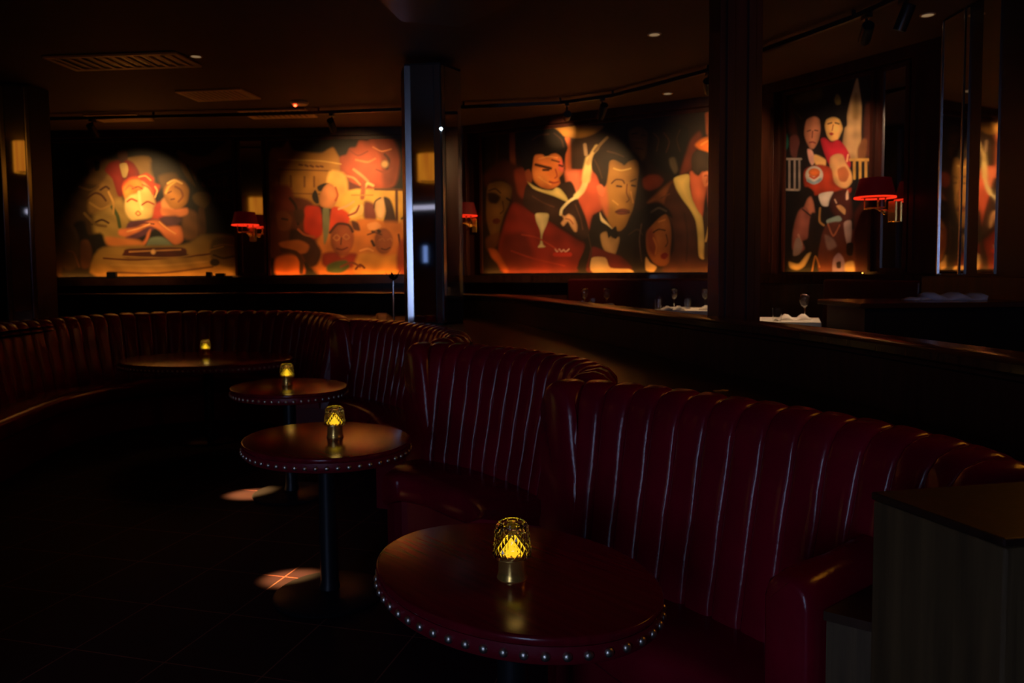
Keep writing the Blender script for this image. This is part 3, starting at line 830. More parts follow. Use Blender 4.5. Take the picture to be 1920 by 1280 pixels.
ART3 = """
P 30,14,9 2|895,205 1420,205 1420,525 895,525
L 60,30,14 3|933,246 934,280 932,310
L 120,58,26 8|962,236 962,280 964,316
L 190,92,46 9|1066,262 1067,300 1068,342
P 50,30,18 10|1072,250 1110,250 1130,290 1100,320 1074,320
P 150,102,40 2|1034,238 1130,236 1120,249 1102,257 1082,260 1060,257 1045,250
P 66,26,16 5|925,312 945,300 975,312 992,325 986,345 996,360 984,400 960,420 962,380 950,340 925,340 912,350 908,330
P 128,48,26 4|966,320 990,316 996,332 990,350 984,372 972,362
P 120,80,38 2.5|916,350 926,342 942,340 956,346 962,358 956,384 948,400 942,420 936,440 925,446 918,430 913,400
P 40,20,14 3|916,362 930,362 940,370 932,382 918,378
L 40,20,14 3|952,372 958,376
L 60,30,18 2|918,358 930,354 940,362
P 90,30,18 1.5|926,412 934,409 940,414 934,420 926,418
L 70,36,20 2|944,378 946,394 940,400
P 96,50,26 4|922,440 938,436 932,462 916,470 912,450
P 138,40,26 4|962,382 984,388 1004,402 1026,410 1050,428 1082,448 1097,458 1092,486 1078,512 950,514 936,470 944,430
P 108,32,20 8|950,440 990,440 1000,500 950,510 940,470
P 180,84,36 3|918,466 932,468 944,486 956,508 948,512 934,494 922,480
P 196,84,56 3|1062,322 1088,318 1112,318 1128,326 1134,350 1130,392 1112,404 1104,434 1094,412 1082,384 1070,356
P 226,120,84 7|1062,322 1085,324 1090,350 1084,368 1070,350
P 62,38,28 2|990,346 984,362 983,384 1002,400 1008,400 1030,414 1066,432 1090,448 1103,446 1108,440 1098,404 1086,376 1078,350 1070,340 1052,348 1062,372 1066,381 1040,370 1010,356
P 244,214,130 1.4|990,340 1002,348 1018,355 1036,357 1044,352 1052,354 1062,366 1069,381 1060,377 1040,368 1016,360 1000,353
P 224,122,56 2|997,292 1010,287 1036,284 1056,290 1057,306 1057,324 1050,334 1052,344 1042,352 1030,355 1014,350 1002,338 999,320
P 238,140,66 6|1004,318 1022,322 1032,340 1016,346 1004,334
P 210,90,70 3|1050,300 1058,302 1057,322 1048,318
P 24,14,10 2|980,240 1010,234 1040,240 1058,256 1066,276 1062,290 1058,312 1054,296 1044,288 1034,290 1026,296 1018,290 1004,292 1000,312 994,332 984,318 974,292 970,262
P 150,70,36 2|986,322 994,318 1000,330 998,342 990,340
L 66,30,16 4|1006,309 1018,312 1034,316
L 50,24,14 3|1020,319 1030,319
L 66,30,18 3|1050,310 1056,312
L 156,60,34 2|1043,318 1046,330 1042,334
L 150,56,36 2.5|1032,341 1040,343 1049,341
P 224,200,140 1.3|1005,402 1012,399 1028,400 1031,405 1028,418 1021,434 1018,446 1020,458 1024,463 1010,464 1014,456 1015,442 1013,430 1007,416
L 236,214,160 4|1053,402 1055,392 1068,378 1084,368
L 232,204,140 8|1082,368 1092,358 1098,344 1101,324
L 220,190,120 12|1100,336 1103,318 1107,300
L 180,150,96 7|1104,306 1112,290 1120,276
L 110,86,56 4|1116,284 1128,270 1140,258
L 150,120,90 5|1098,272 1100,290
P 240,176,120 1.8|1052,400 1060,405 1068,401 1078,408 1084,422 1083,434 1078,434 1071,424 1066,416 1058,424 1053,418 1058,410
L 160,80,50 1.5|1062,410 1070,412 1076,420
L 220,170,150 1.6|1042,466 1046,472 1050,467 1054,472 1058,468 1062,472 1068,467
L 190,50,32 6|1042,477 1070,477
P 150,104,46 2|1140,306 1152,300 1166,306 1172,310 1180,303 1196,300 1199,320 1196,345 1192,372 1188,392 1180,410 1174,424 1164,433 1150,430 1140,412 1132,388 1131,360 1136,348
P 184,96,60 5|1122,350 1136,346 1142,380 1140,405 1128,385
P 34,20,13 2|1110,306 1116,288 1134,280 1152,288 1160,276 1184,280 1200,292 1200,304 1190,298 1180,302 1172,308 1164,304 1152,299 1144,304 1142,324 1138,346 1132,352 1126,346 1120,330 1112,320
P 206,104,70 2|1120,350 1128,346 1134,354 1132,368 1124,364
L 70,40,20 2|1148,344 1156,337 1168,338 1172,344
L 54,30,18 3|1158,349 1166,350
L 70,40,20 2|1184,340 1194,336
L 54,30,18 3|1186,348 1192,349
L 100,60,30 2|1177,346 1176,362 1181,374 1176,379
P 96,46,34 1.6|1154,397 1162,392 1172,391 1182,395 1180,401 1166,403 1158,401
L 66,30,22 1.6|1156,397 1168,396 1182,399
P 30,19,13 2|1122,398 1128,410 1136,420 1150,430 1166,438 1176,430 1190,404 1204,396 1216,420 1216,512 1088,512 1100,462 1110,424
P 214,188,140 1.3|1126,398 1131,408 1142,420 1150,430 1140,422 1128,414
P 160,122,76 2|1127,440 1138,434 1150,446 1162,444 1162,456 1153,480 1138,474 1130,460
P 16,10,8 1.3|1139,428 1147,431 1156,424 1159,442 1155,448 1147,442 1142,446
P 96,28,22 2|1113,462 1140,472 1165,480 1184,498 1180,512 1104,512 1106,480
P 190,160,110 1.6|1110,484 1136,483 1146,502 1180,504 1186,512 1114,512
P 84,54,22 2.5|1180,246 1192,239 1206,239 1216,250 1215,274 1211,296 1204,302 1194,290 1184,282 1180,264
L 40,22,12 2|1186,252 1196,250
L 40,22,12 2|1204,254 1212,254
L 50,26,14 2|1194,278 1206,280
P 20,12,9 4|1218,250 1250,230 1290,240 1292,290 1275,330 1240,320 1220,300
P 84,70,52 3|1256,298 1266,296 1272,318 1266,326 1258,312
P 116,44,22 3|1206,336 1218,328 1236,328 1246,338 1238,350 1220,358 1208,352
P 110,44,26 4|1276,328 1286,290 1296,262 1312,246 1318,262 1302,292 1298,318
P 240,120,36 3|1304,272 1318,260 1346,254 1392,258 1392,316 1346,304 1330,290 1314,282
L 140,66,30 8|1328,216 1330,250
L 120,56,28 6|1346,216 1347,250
P 216,104,66 2.5|1294,324 1308,322 1330,318 1334,338 1326,356 1321,380 1318,408 1308,396 1298,372
P 66,48,36 2|1297,300 1302,286 1314,282 1332,288 1346,302 1348,320 1330,324 1318,322 1310,330 1300,322
P 236,136,90 2|1318,326 1328,321 1334,330 1330,346 1322,350 1318,338
L 170,76,50 1.6|1322,330 1328,330 1326,342
P 196,96,80 4|1330,350 1348,330 1352,370 1346,396 1332,392 1328,370
P 130,72,36 4|1215,380 1240,356 1264,338 1274,370 1262,400 1246,384 1232,378
P 78,40,24 3|1262,342 1270,360 1284,380 1298,400 1306,424 1310,482 1330,490 1392,490 1392,514 1246,514 1264,470 1262,424 1246,390 1252,360
P 240,206,116 1.6|1265,334 1292,327 1294,350 1299,374 1310,396 1318,408 1321,440 1322,484 1311,480 1309,446 1305,414 1294,392 1279,372 1268,352
P 52,28,18 3|1320,400 1346,398 1392,404 1392,490 1324,490 1324,440
L 200,160,90 3|1324,452 1328,436 1330,426
P 220,180,90 2|1334,512 1340,470 1350,460 1352,512
P 24,14,10 2.5|1190,512 1192,440 1200,404 1214,386 1236,382 1254,392 1262,408 1250,404 1234,412 1220,430 1214,450 1212,512
L 70,58,48 3|1222,398 1236,390 1250,396
P 158,94,42 2|1213,440 1222,424 1238,408 1250,402 1257,416 1260,440 1258,468 1256,490 1248,498 1236,498 1224,490 1214,470
P 130,60,34 5|1214,436 1224,430 1232,460 1228,480 1216,466
L 60,32,20 2|1226,436 1236,430 1248,432
L 90,48,26 2|1250,440 1253,454 1249,462
P 116,26,22 1.4|1240,478 1248,473 1254,478 1248,486 1241,484
P 190,160,110 1.6|1212,482 1220,492 1232,500 1226,510 1212,506
L 70,44,30 2|1000,262 1014,254 1030,252
L 60,38,26 2|1040,250 1054,262 1058,276
L 236,150,80 2|1012,298 1030,294 1046,296
L 246,160,80 2|1012,332 1022,340 1034,346
L 70,34,22 2|1036,300 1050,304
L 90,56,40 2|1000,368 1020,380 1040,388
L 90,56,40 2|1080,384 1090,410 1094,430
L 170,60,36 2|980,440 1010,446 1050,470
L 150,50,32 2|960,470 1000,484 1060,498
L 190,150,80 2|1152,316 1166,320 1184,316
L 190,140,70 2|1150,376 1160,384
L 176,120,60 2|1184,360 1188,380
L 60,40,24 2|1116,300 1124,316 1130,334
L 66,44,30 2|1140,284 1156,288 1170,294
L 60,40,28 2|1104,440 1110,470 1106,500
L 56,38,26 2|1180,440 1196,430 1206,440
L 100,64,40 2|1186,262 1204,264
L 60,34,22 2|1226,250 1236,262 1232,284
L 66,38,24 2|1246,250 1256,266 1250,286
L 56,32,20 2|1276,244 1270,262 1276,284
L 100,56,34 2|1240,372 1256,364
L 60,30,18 3|1284,400 1290,440 1288,490
L 180,110,50 2|1226,446 1232,462 1230,476
L 190,120,60 2|1236,416 1248,412
L 70,50,40 2|1204,420 1200,450 1204,490
L 250,150,60 3|1316,272 1330,264 1344,268
P 120,56,34 3|1352,330 1372,322 1392,340 1392,400 1356,392
"""
ART4 = """
P 13,11,14 2|1465,110 1655,110 1655,530 1465,530
P 62,54,20 3|1488,184 1504,176 1524,170 1544,166 1546,182 1530,190 1508,194 1492,196
L 50,46,20 3|1492,206 1500,216 1506,222
P 130,108,50 2|1568,186 1573,176 1579,182 1580,194 1572,196
P 66,34,26 4|1476,190 1488,196 1498,250 1494,264 1480,240
P 40,110,96 2|1470,254 1478,250 1482,270 1476,282 1470,276
P 110,62,56 2.5|1484,258 1498,254 1504,276 1496,296 1486,290
P 206,168,112 2|1611,146 1616,166 1620,200 1619,240 1617,298 1583,294 1584,262 1592,214 1600,180
P 170,134,78 5|1604,180 1612,176 1614,220 1602,220
P 84,40,28 4|1628,196 1642,200 1642,300 1630,304 1624,250
P 130,84,48 3|1612,280 1622,260 1630,264 1626,300 1614,302
P 24,16,18 2|1506,232 1514,214 1530,210 1542,218 1546,250 1548,290 1560,310 1556,340 1506,330 1498,290 1504,262
P 206,136,100 1.8|1512,238 1516,224 1530,218 1540,224 1542,244 1538,264 1530,278 1522,278 1515,266 1511,252
L 90,50,40 1.6|1517,246 1523,244
L 90,50,40 1.6|1531,244 1537,245
L 130,66,50 1.6|1527,246 1526,258
L 140,50,44 2|1521,267 1527,266 1532,268
P 226,170,150 1.6|1517,280 1526,282 1532,300 1526,310 1520,300
P 240,190,110 2|1530,290 1540,292 1552,300 1550,314 1536,312 1530,302
P 18,13,15 2|1544,226 1550,212 1560,204 1578,204 1590,212 1592,234 1586,238 1582,226 1566,222 1554,226 1550,240
P 250,196,110 1.6|1550,236 1553,224 1566,219 1578,224 1584,240 1580,252 1574,262 1562,264 1554,254
L 110,50,30 1.8|1556,232 1563,230
L 110,50,30 1.8|1570,230 1577,232
L 180,96,50 1.5|1566,234 1564,244
P 190,50,40 1.2|1558,250 1563,248 1567,251 1562,254
P 204,40,56 2|1542,262 1550,258 1562,266 1576,262 1590,276 1598,294 1598,314 1586,306 1572,300 1560,310 1550,290
P 244,190,120 2|1560,296 1572,288 1584,290 1590,304 1600,322 1602,340 1592,352 1578,352 1566,342 1560,322
P 206,120,66 2|1574,318 1588,312 1596,326 1590,340 1578,338
L 244,190,130 2.4|1594,290 1592,302
P 196,66,34 2.5|1512,318 1540,308 1562,316 1568,342 1586,354 1600,352 1596,362 1566,360 1532,366 1512,350
E 226,220,206 1.2|1530,328 17,17 0
E 230,120,50 1.6|1530,323 11,8 0
L 210,90,40 3|1522,330 1530,334 1538,328
L 150,178,190 4|1518,338 1530,343 1542,336
L 196,182,164 3|1470,298 1505,298
L 196,182,164 3|1471,355 1503,356
L 176,162,150 3|1474,300 1474,354
L 176,162,150 3|1483,300 1483,354
L 176,162,150 3|1493,300 1493,354
L 176,162,150 3|1502,300 1502,354
L 216,172,84 4|1598,299 1634,299
L 206,160,76 4|1606,302 1606,334
L 206,160,76 4|1617,302 1617,334
L 196,150,76 4|1628,302 1628,334
P 226,216,196 1.6|1539,364 1566,359 1560,374 1556,386 1544,384
P 80,36,28 3|1566,362 1590,354 1600,372 1602,410 1584,416 1568,404 1558,384
P 230,200,170 1.4|1590,362 1594,356 1595,372 1590,374
P 220,170,110 1.6|1572,386 1580,384 1589,392 1588,402 1580,396
L 220,190,160 2|1569,374 1572,380
P 22,15,15 2.5|1496,370 1504,354 1518,350 1530,360 1526,374 1514,378 1502,394 1494,400
P 196,120,90 2|1516,374 1524,368 1530,384 1532,408 1526,414 1516,404 1508,398
P 166,96,80 2.5|1500,396 1514,388 1522,406 1526,426 1518,446 1508,452 1512,466 1502,474 1488,466 1490,430
L 60,34,34 2.4|1508,392 1518,400 1528,408
L 190,140,120 3|1500,440 1506,458
P 150,130,124 2|1494,450 1502,446 1508,462 1502,476 1490,478
P 28,18,18 2.5|1524,400 1540,404 1548,430 1546,470 1522,472 1518,446
L 190,140,76 3|1541,390 1540,414 1548,422
P 150,176,160 1.6|1554,412 1576,404 1582,412 1570,420 1556,420
P 96,46,34 2.5|1550,424 1590,416 1604,430 1636,420 1642,512 1540,514
L 176,104,70 2.4|1556,420 1566,442 1578,422
P 190,160,146 2|1586,418 1600,414 1600,446 1596,462 1590,450
P 20,13,14 1.6|1592,456 1604,456 1602,478 1592,476
P 140,110,100 3|1550,440 1566,448 1572,462 1556,468
P 196,170,110 2|1482,490 1500,494 1516,476 1524,474 1512,498 1498,506 1484,502
L 150,104,56 2.4|1526,508 1532,480 1540,500
P 150,130,170 2|1566,514 1566,486 1576,474 1586,486 1590,514
P 40,24,44 1.6|1572,492 1580,490 1580,502 1573,502
P 200,176,130 3|1588,494 1604,490 1606,514 1590,514
P 66,20,12 4|1606,400 1640,380 1642,510 1612,510
"""
def _lin(c): return np.array([(((v / 255.0) + .055) / 1.055) ** 2.4 if v > 10 else v / 255.0 / 12.92 for v in c])
def _smooth(pts, closed):
    P = [np.array(p, float) for p in pts]; n = len(P); out = []
    rng = range(n) if closed else range(n - 1)
    for i in rng:
        if closed: a, b, c, d = P[i - 1], P[i], P[(i + 1) % n], P[(i + 2) % n]
        else: a, b, c, d = P[max(0, i - 1)], P[i], P[i + 1], P[min(n - 1, i + 2)]
        for k in range(4):
            t = k / 4
            out.append(0.5 * ((2 * b) + (c - a) * t * .8 + (2 * a * .8 - 5 * b + 4 * c - d * .8 + .2 * 2 * b * 0) * t * t * 0) + 0 if False else
                       (2 * t**3 - 3 * t**2 + 1) * b + (t**3 - 2 * t**2 + t) * .4 * (c - a) + (-2 * t**3 + 3 * t**2) * c + (t**3 - t**2) * .4 * (d - b))
    if not closed: out.append(P[-1])
    return np.array(out)
def _dist(X, Y, V, closed):
    d = np.full(X.shape, 1e9); inside = np.zeros(X.shape, bool)
    n = len(V)
    for i in range(n if closed else n - 1):
        a = V[i]; b = V[(i + 1) % n]; e = b - a; L = e @ e
        if L < 1e-9: continue
        t = np.clip(((X - a[0]) * e[0] + (Y - a[1]) * e[1]) / L, 0, 1)
        d = np.minimum(d, np.hypot(X - a[0] - t * e[0], Y - a[1] - t * e[1]))
        if closed and e[1] != 0:
            c = ((a[1] > Y) != (b[1] > Y)) & (X < e[0] * (Y - a[1]) / e[1] + a[0])
            inside ^= c
    return np.where(inside, -d, d) if closed else d
def paint(art, X, Y, seed):
    C = np.zeros(X.shape + (3,))
    rnd = np.random.RandomState(seed)
    for ln in art.strip().split('\n'):
        head, pts = ln.split('|'); k, col, s = head.split(); s = float(s)
        col = _lin([float(v) for v in col.split(',')])
        pv = [tuple(float(q) for q in p.split(',')) for p in pts.split() if ',' in p]
        if k == 'E':
            (cx, cy), (rx, ry) = pv[0], pv[1]
            pv = [(cx + rx * math.cos(a), cy + ry * math.sin(a)) for a in [q * PI / 8 for q in range(16)]]
        V = _smooth(pv, k != 'L') if len(pv) > 2 else np.array(pv)
        pad = 14
        m = (X > V[:, 0].min() - pad) & (X < V[:, 0].max() + pad) & (Y > V[:, 1].min() - pad) & (Y < V[:, 1].max() + pad)
        if not m.any(): continue
        d = _dist(X[m], Y[m], V, k != 'L')
        if k == 'L': d = d - s * .65; s = max(1.0, s * .3)
        cc = col
        if k != 'L' and s < 5 and len(pv) > 6:      # modelled edges, as the brush leaves them
            w0 = min(np.ptp(V[:, 0]), np.ptp(V[:, 1])) * .22
            e_ = np.exp(np.minimum(d, 0) / max(2.0, w0))
            gx = (X[m] - V[:, 0].mean()) / (np.ptp(V[:, 0]) + 1)
            cc = col * (1.14 - .50 * e_ - .30 * gx * (seed % 2 * 2 - 1))[:, None]
        a = np.clip(.5 - d / (2 * s) / 1.0, 0, 1); a = a * a * (3 - 2 * a)
        C[m] = C[m] * (1 - a[:, None]) + cc * a[:, None]
    # canvas and brush texture
    n1 = 1.5 * sum(np.sin(X * f * math.cos(q) + Y * f * math.sin(q) + p) for f, q, p in [(rnd.uniform(.03, .30), rnd.uniform(0, 6), rnd.uniform(0, 6)) for _ in range(9)]) / 9
    return np.clip(C * (1 + .30 * n1)[..., None], 0, 1)

def mural_mat(name):
    m, t, b = nt(name)
    a = t.nodes.new('ShaderNodeAttribute'); a.attribute_name = 'paint'
    n = t.nodes.new('ShaderNodeTexNoise'); n.inputs['Scale'].default_value = 60
    bp = t.nodes.new('ShaderNodeBump'); bp.inputs['Strength'].default_value = .08; bp.inputs['Distance'].default_value = .01
    t.links.new(n.outputs[0], bp.inputs['Height']); t.links.new(bp.outputs[0], b.inputs['Normal'])
    t.links.new(a.outputs['Color'], b.inputs['Base Color'])
    b.inputs['Roughness'].default_value = .6
    return m
SHORT = ['leftmost mural', 'mural left of the mirrored column', 'widest mural', 'tall narrow mural']
M_MURAL = mural_mat('mural_paint')
def mural(label, i, s0, s1, z0, z1, art, corners, nx, nz, seed):
    """corners: sketch positions of bottom-left, bottom-right, top-right, top-left of the panel"""
    a, t, n, L = seg_frame(i)
    c = a + t * (s0 + s1) / 2 + n * .010
    root = thing('painted_mural', label, 'mural', (c.x, c.y, 0), math.atan2(t.y, t.x))
    h = (s1 - s0) / 2
    # projective map from panel to sketch
    src = [(-h, z0), (h, z0), (h, z1), (-h, z1)]
    A = []; B = []
    for (u, v), (x, y) in zip(src, corners):
        A.append([u, v, 1, 0, 0, 0, -x * u, -x * v]); B.append(x)
        A.append([0, 0, 0, u, v, 1, -y * u, -y * v]); B.append(y)
    H = np.append(np.linalg.solve(np.array(A), np.array(B)), 1).reshape(3, 3)
    U, V = np.meshgrid(np.linspace(-h, h, nx), np.linspace(z0, z1, nz))
    w_ = H[2, 0] * U + H[2, 1] * V + 1
    X = (H[0, 0] * U + H[0, 1] * V + H[0, 2]) / w_; Y = (H[1, 0] * U + H[1, 1] * V + H[1, 2]) / w_
    C = paint(art, X, Y, seed)
    me = bpy.data.meshes.new('painted_canvas')
    co = np.stack([U.ravel(), np.full(U.size, -.012), V.ravel()], 1)
    me.vertices.add(U.size); me.vertices.foreach_set('co', co.ravel().astype(np.float32))
    idx = np.arange(U.size).reshape(nz, nx)
    q = np.stack([idx[:-1, :-1], idx[:-1, 1:], idx[1:, 1:], idx[1:, :-1]], -1).reshape(-1, 4)
    me.loops.add(q.size); me.loops.foreach_set('vertex_index', q.ravel().astype(np.int32))
    me.polygons.add(len(q)); me.polygons.foreach_set('loop_start', (np.arange(len(q)) * 4).astype(np.int32))
    me.update(calc_edges=True); me.validate()
    at = me.color_attributes.new('paint', 'FLOAT_COLOR', 'POINT')
    rgba = np.concatenate([C.reshape(-1, 3), np.ones((U.size, 1))], 1)
    at.data.foreach_set('color', rgba.ravel().astype(np.float32))
    me.materials.append(M_MURAL)
    link(bpy.data.objects.new('painted_canvas', me), root)
    MB().box((-h, -.0115, z0), (h, -.001, z1)).build('backing_board', M_BLACK, root)
    f = MB()
    f.box((-h - .03, -.035, z0), (-h, -.001, z1 + .03)).box((h, -.035, z0), (h + .03, -.001, z1 + .03)).box((-h, -.035, z1), (h, -.001, z1 + .03))
    f.build('frame', M_MAHOG, root)
    # warm strip light hidden on the shelf at the foot of the mural
    sl = thing('strip_light', 'amber strip light at the foot of the ' + SHORT[seed - 1], 'strip light', (c.x, c.y, 0), math.atan2(t.y, t.x), 'amber strip lights under the murals')
    MB().box((-h + .02, -.075, 1.479), (h - .02, -.045, 1.488)).build('channel', M_BLACK, sl)
    MB().box((-h + .03, -.070, 1.4885), (h - .03, -.050, 1.4925)).build('glowing_strip', M_STRIP, sl)
    MB().box((-h + .02, -.082, 1.479), (h - .02, -.0755, 1.503)).build('shield_lip', M_BLACK, sl)
MT = CEIL - .15
mural('leftmost mural with a large sleeping face and a pale car, lit by one spotlight', 0, s_on(0, -6.07), s_on(0, -3.66), 1.50, MT, ART1, [(107, 519.5), (444, 516.6), (436, 264.4), (96, 268)], 300, 230, 1)
mural('mural with a pale building and a coral tree, left of the mirrored column', 0, s_on(0, -3.19), s_on(0, -.74), 1.50, MT, ART2, [(510, 516), (855, 513), (851.4, 259.8), (503.2, 263.8)], 300, 230, 2)
mural('widest mural with a cocktail glass and a man in a bow tie', 1, s_on(1, -.36), s_on(1, 2.42), 1.50, MT, ART3, [(907.7, 512.6), (1370.8, 510), (1373.3, 204.7), (905, 256)], 400, 230, 3)
mural('tall narrow mural with a white tower, right of the dark pillar', 2, s_on(2, 2.80), s_on(2, 3.27), 1.50, MT, ART4, [(1474, 509.7), (1633, 509.4), (1640, 138.7), (1478.4, 179.2)], 200, 300, 4)


# ------------------------------------------------------------------ wall sconces
def sconce(label, p, t, n, z, with_back=True):
    root = thing('wall_sconce', label, 'sconce', (p.x, p.y, z), math.atan2(t.y, t.x), 'red shaded wall sconces')
    # local x along the wall, local -y into the room
    MB().lathe([(.165, -.085), (.168, -.083), (.125, .085), (.122, .085)], 36, c=(0, -.26, 0), cap=False).build('lamp_shade', M_REDSHADE, root, auto=40)
    MB().lathe([(.158, -.087), (.169, -.087), (.169, -.074), (.158, -.074), (.158, -.087)], 36, c=(0, -.26, 0), cap=False).build('glowing_rim', M_REDEM, root)
    MB().tube([(-.10, -.26, -.08), (-.10, -.26, -.17), (.10, -.26, -.17), (.10, -.26, -.08)], .007, 8).tube([(.03, -.26, -.17), (.03, -.26, -.06)], .008, 8).build('brass_bracket', M_BRASS, root, smooth=True)
    MB().tube([(0, -.26, -.17), (.02, -.15, -.20), (0, -.03, -.19)], .009, 8).lathe([(.003, 0), (.02, .008), (.024, .025), (.02, .042), (.003, .05)], 16, c=(.02, -.15, -.225)).build('swing_arm', M_BRASS, root, smooth=True)
    MB().box((-.035, -.028, -.28), (.035, -.002, -.10), bev=.006).build('back_plate', M_BRASS, root)
    MB().lathe([(.004, -.03), (.02, -.02), (.024, 0), (.018, .02), (.004, .03)], 16, c=(0, -.26, -.02)).build('bulb', M_BULB, root, smooth=True)
    return root

# ------------------------------------------------------------------ mirrors between murals
def wall_mirror(label, i, s0, s1, z0, z1):
    a, t, n, L = seg_frame(i)
    c = a + t * (s0 + s1) / 2 + n * .003
    root = thing('wall_mirror', label, 'mirror', (c.x, c.y, 0), math.atan2(t.y, t.x))
    h = (s1 - s0) / 2
    MB().box((-h + .03, -.012, z0 + .03), (h - .03, -.004, z1 - .03)).build('mirror_glass', M_MIRROR, root)
    f = MB()
    f.box((-h, -.03, z0), (-h + .035, -.001, z1)).box((h - .035, -.03, z0), (h, -.001, z1)).box((-h, -.03, z1 - .035), (h, -.001, z1)).box((-h, -.03, z0), (h, -.001, z0 + .035))
    f.build('mirror_frame', M_MAHOG, root)
    return root
a0, t0, n0, L0_ = seg_frame(0)
a1, t1, n1, L1_ = seg_frame(1)
a2, t2, n2, L2_ = seg_frame(2)
wall_mirror('narrow dark mirror with a red sconce before it, between the two left murals', 0, s_on(0, -3.60), s_on(0, -3.24), 1.50, 3.30)
wall_mirror('narrow mirror right of the rightmost mural, behind a red sconce', 2, s_on(2, 3.31), s_on(2, 3.45), 1.50, 3.30)
p, t, n = wall_point(0, s_on(0, -3.42), .035); sconce('red shaded brass sconce between the two left murals', p, t, n, 2.23)
p, t, n = wall_point(1, s_on(1, -.47), .003); sconce('red shaded sconce just right of the central mirrored column', p, t, n, 2.32)
p, t, n = wall_point(2, s_on(2, 3.39), .035); sconce('large-looking red shaded sconce on the right wall beside the tall narrow mural', p, t, n, 2.22)

# pilasters
def pilaster(label, i, s0, s1):
    a, t, n, L = seg_frame(i)
    c = a + t * (s0 + s1) / 2 + n * .002
    root = thing('wall_pilaster', label, 'pilaster', (c.x, c.y, 0), math.atan2(t.y, t.x))
    h = (s1 - s0) / 2
    MB().box((-h, -.07, 1.48), (h, 0, CEIL - .10), bev=.004).build('pilaster_shaft', M_MAHOG, root)
    MB().box((-h + .03, -.082, 1.60), (-h + .05, -.0705, CEIL - .25)).box((h - .05, -.082, 1.60), (h - .03, -.0705, CEIL - .25)).build('bead_moulding', M_MAHOG, root)
    return root
pilaster('dark wood pilaster on the right wall left of the mirrored partition', 2, s_on(2, 3.47), s_on(2, 3.78))
pilaster('slim dark pilaster left of the tall narrow mural', 2, s_on(2, 2.58), s_on(2, 2.74))
pilaster('slim dark pilaster between the second mural and the third', 1, s_on(1, -.59), s_on(1, -.545))

# ------------------------------------------------------------------ mirrored partition on the right
pt = thing('mirrored_partition', 'tall dark partition of narrow mirrors and steel strips at the right edge', 'partition', (3.30, 5.2, 0.411))
MB().box((.012, -1.0, 1.06), (.09, .76, CEIL - .413)).build('partition_core', M_BLACK, pt)
for y0, y1 in ((5.70, 5.95), (5.62, 5.66), (5.27, 5.46)):
    MB().box((.003, y0 - 5.2, 1.08), (.011, y1 - 5.2, CEIL - .43)).build('mirror_panel', M_MIRROR, pt)
for y in (5.965, 5.68):
    MB().box((-.006, y - .008 - 5.2, 1.07), (.011, y + .008 - 5.2, CEIL - .42), bev=.003).build('steel_strip', M_CHROME, pt)
MB().box((-.10, -1.0, 0.001), (.12, .80, 1.058)).build('partition_base', M_MAHOG, pt)

# service counter
ct = thing('service_counter', 'black service counter beyond the half wall at the right', 'counter', (2.60, 4.95, .411))
MB().box((-.46, -.30, 0), (.50, .26, .885)).build('counter_body', M_BLACK, ct)
MB().box((-.51, -.35, .886), (.55, .30, .919), bev=.006).build('counter_top', M_WOODTOP, ct)
MB().box((-.40, -.312, .15), (-.02, -.301, .85)).box((.04, -.312, .15), (.44, -.301, .85)).build('counter_door', M_BLACK, ct)
tr = thing('folded_linen', 'bluish white folded linen lying on the black counter at the right', 'linen', (2.78, 4.98, 1.331))
def linen(n, x0, x1, y0, y1, z0, th, seed):
    m = MB(); rnd = random.Random(seed); K = 14; top = []; bot = []
    for i in range(K + 1):
        x = x0 + (x1 - x0) * i / K
        h = th * (.55 + .45 * math.sin(i * .9 + seed)) + .004
        top.append([m.bm.verts.new((x, y0 + (y1 - y0) * j / 3 + rnd.uniform(-.01, .01), z0 + h * (1 if 0 < j < 3 else .6))) for j in range(4)])
        bot.append([m.bm.verts.new((x, y0 + (y1 - y0) * j / 3, z0)) for j in range(4)])
    for i in range(K):
        for j in range(3):
            m.bm.faces.new((top[i][j], top[i + 1][j], top[i + 1][j + 1], top[i][j + 1]))
            m.bm.faces.new((bot[i][j], bot[i][j + 1], bot[i + 1][j + 1], bot[i + 1][j]))
        m.bm.faces.new((bot[i][0], bot[i + 1][0], top[i + 1][0], top[i][0]))
        m.bm.faces.new((bot[i][3], top[i][3], top[i + 1][3], bot[i + 1][3]))
    m.bm.faces.new([bot[0][0], top[0][0], top[0][1], top[0][2], top[0][3], bot[0][3], bot[0][2], bot[0][1]])
    m.bm.faces.new([bot[K][0], bot[K][1], bot[K][2], bot[K][3], top[K][3], top[K][2], top[K][1], top[K][0]])
    return m
linen(1, -.09, .22, -.14, .12, .0, .045, 1).build('folded_stack', M_BLUECLOTH, tr, smooth=True)
linen(1, -.22, -.095, -.10, .06, .0, .016, 5).build('loose_corner', M_BLUECLOTH, tr, smooth=True)

# ------------------------------------------------------------------ dining banquette and tables beyond the half wall
def dining_banquette(label, i, s0, s1):
    a, t, n, L = seg_frame(i)
    c = a + t * (s0 + s1) / 2 + n * .095
    root = thing('dining_banquette', label, 'banquette', (c.x, c.y, 0.411), math.atan2(t.y, t.x))
    h = (s1 - s0) / 2
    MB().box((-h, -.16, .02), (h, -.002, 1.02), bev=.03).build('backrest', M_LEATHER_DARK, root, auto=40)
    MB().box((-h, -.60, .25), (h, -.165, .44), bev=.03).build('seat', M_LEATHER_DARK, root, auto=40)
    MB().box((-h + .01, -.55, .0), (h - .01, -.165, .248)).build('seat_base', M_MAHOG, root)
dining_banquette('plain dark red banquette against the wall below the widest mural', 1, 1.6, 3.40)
dining_banquette('plain dark red banquette below the tall narrow mural on the right', 2, 1.35, 2.30)

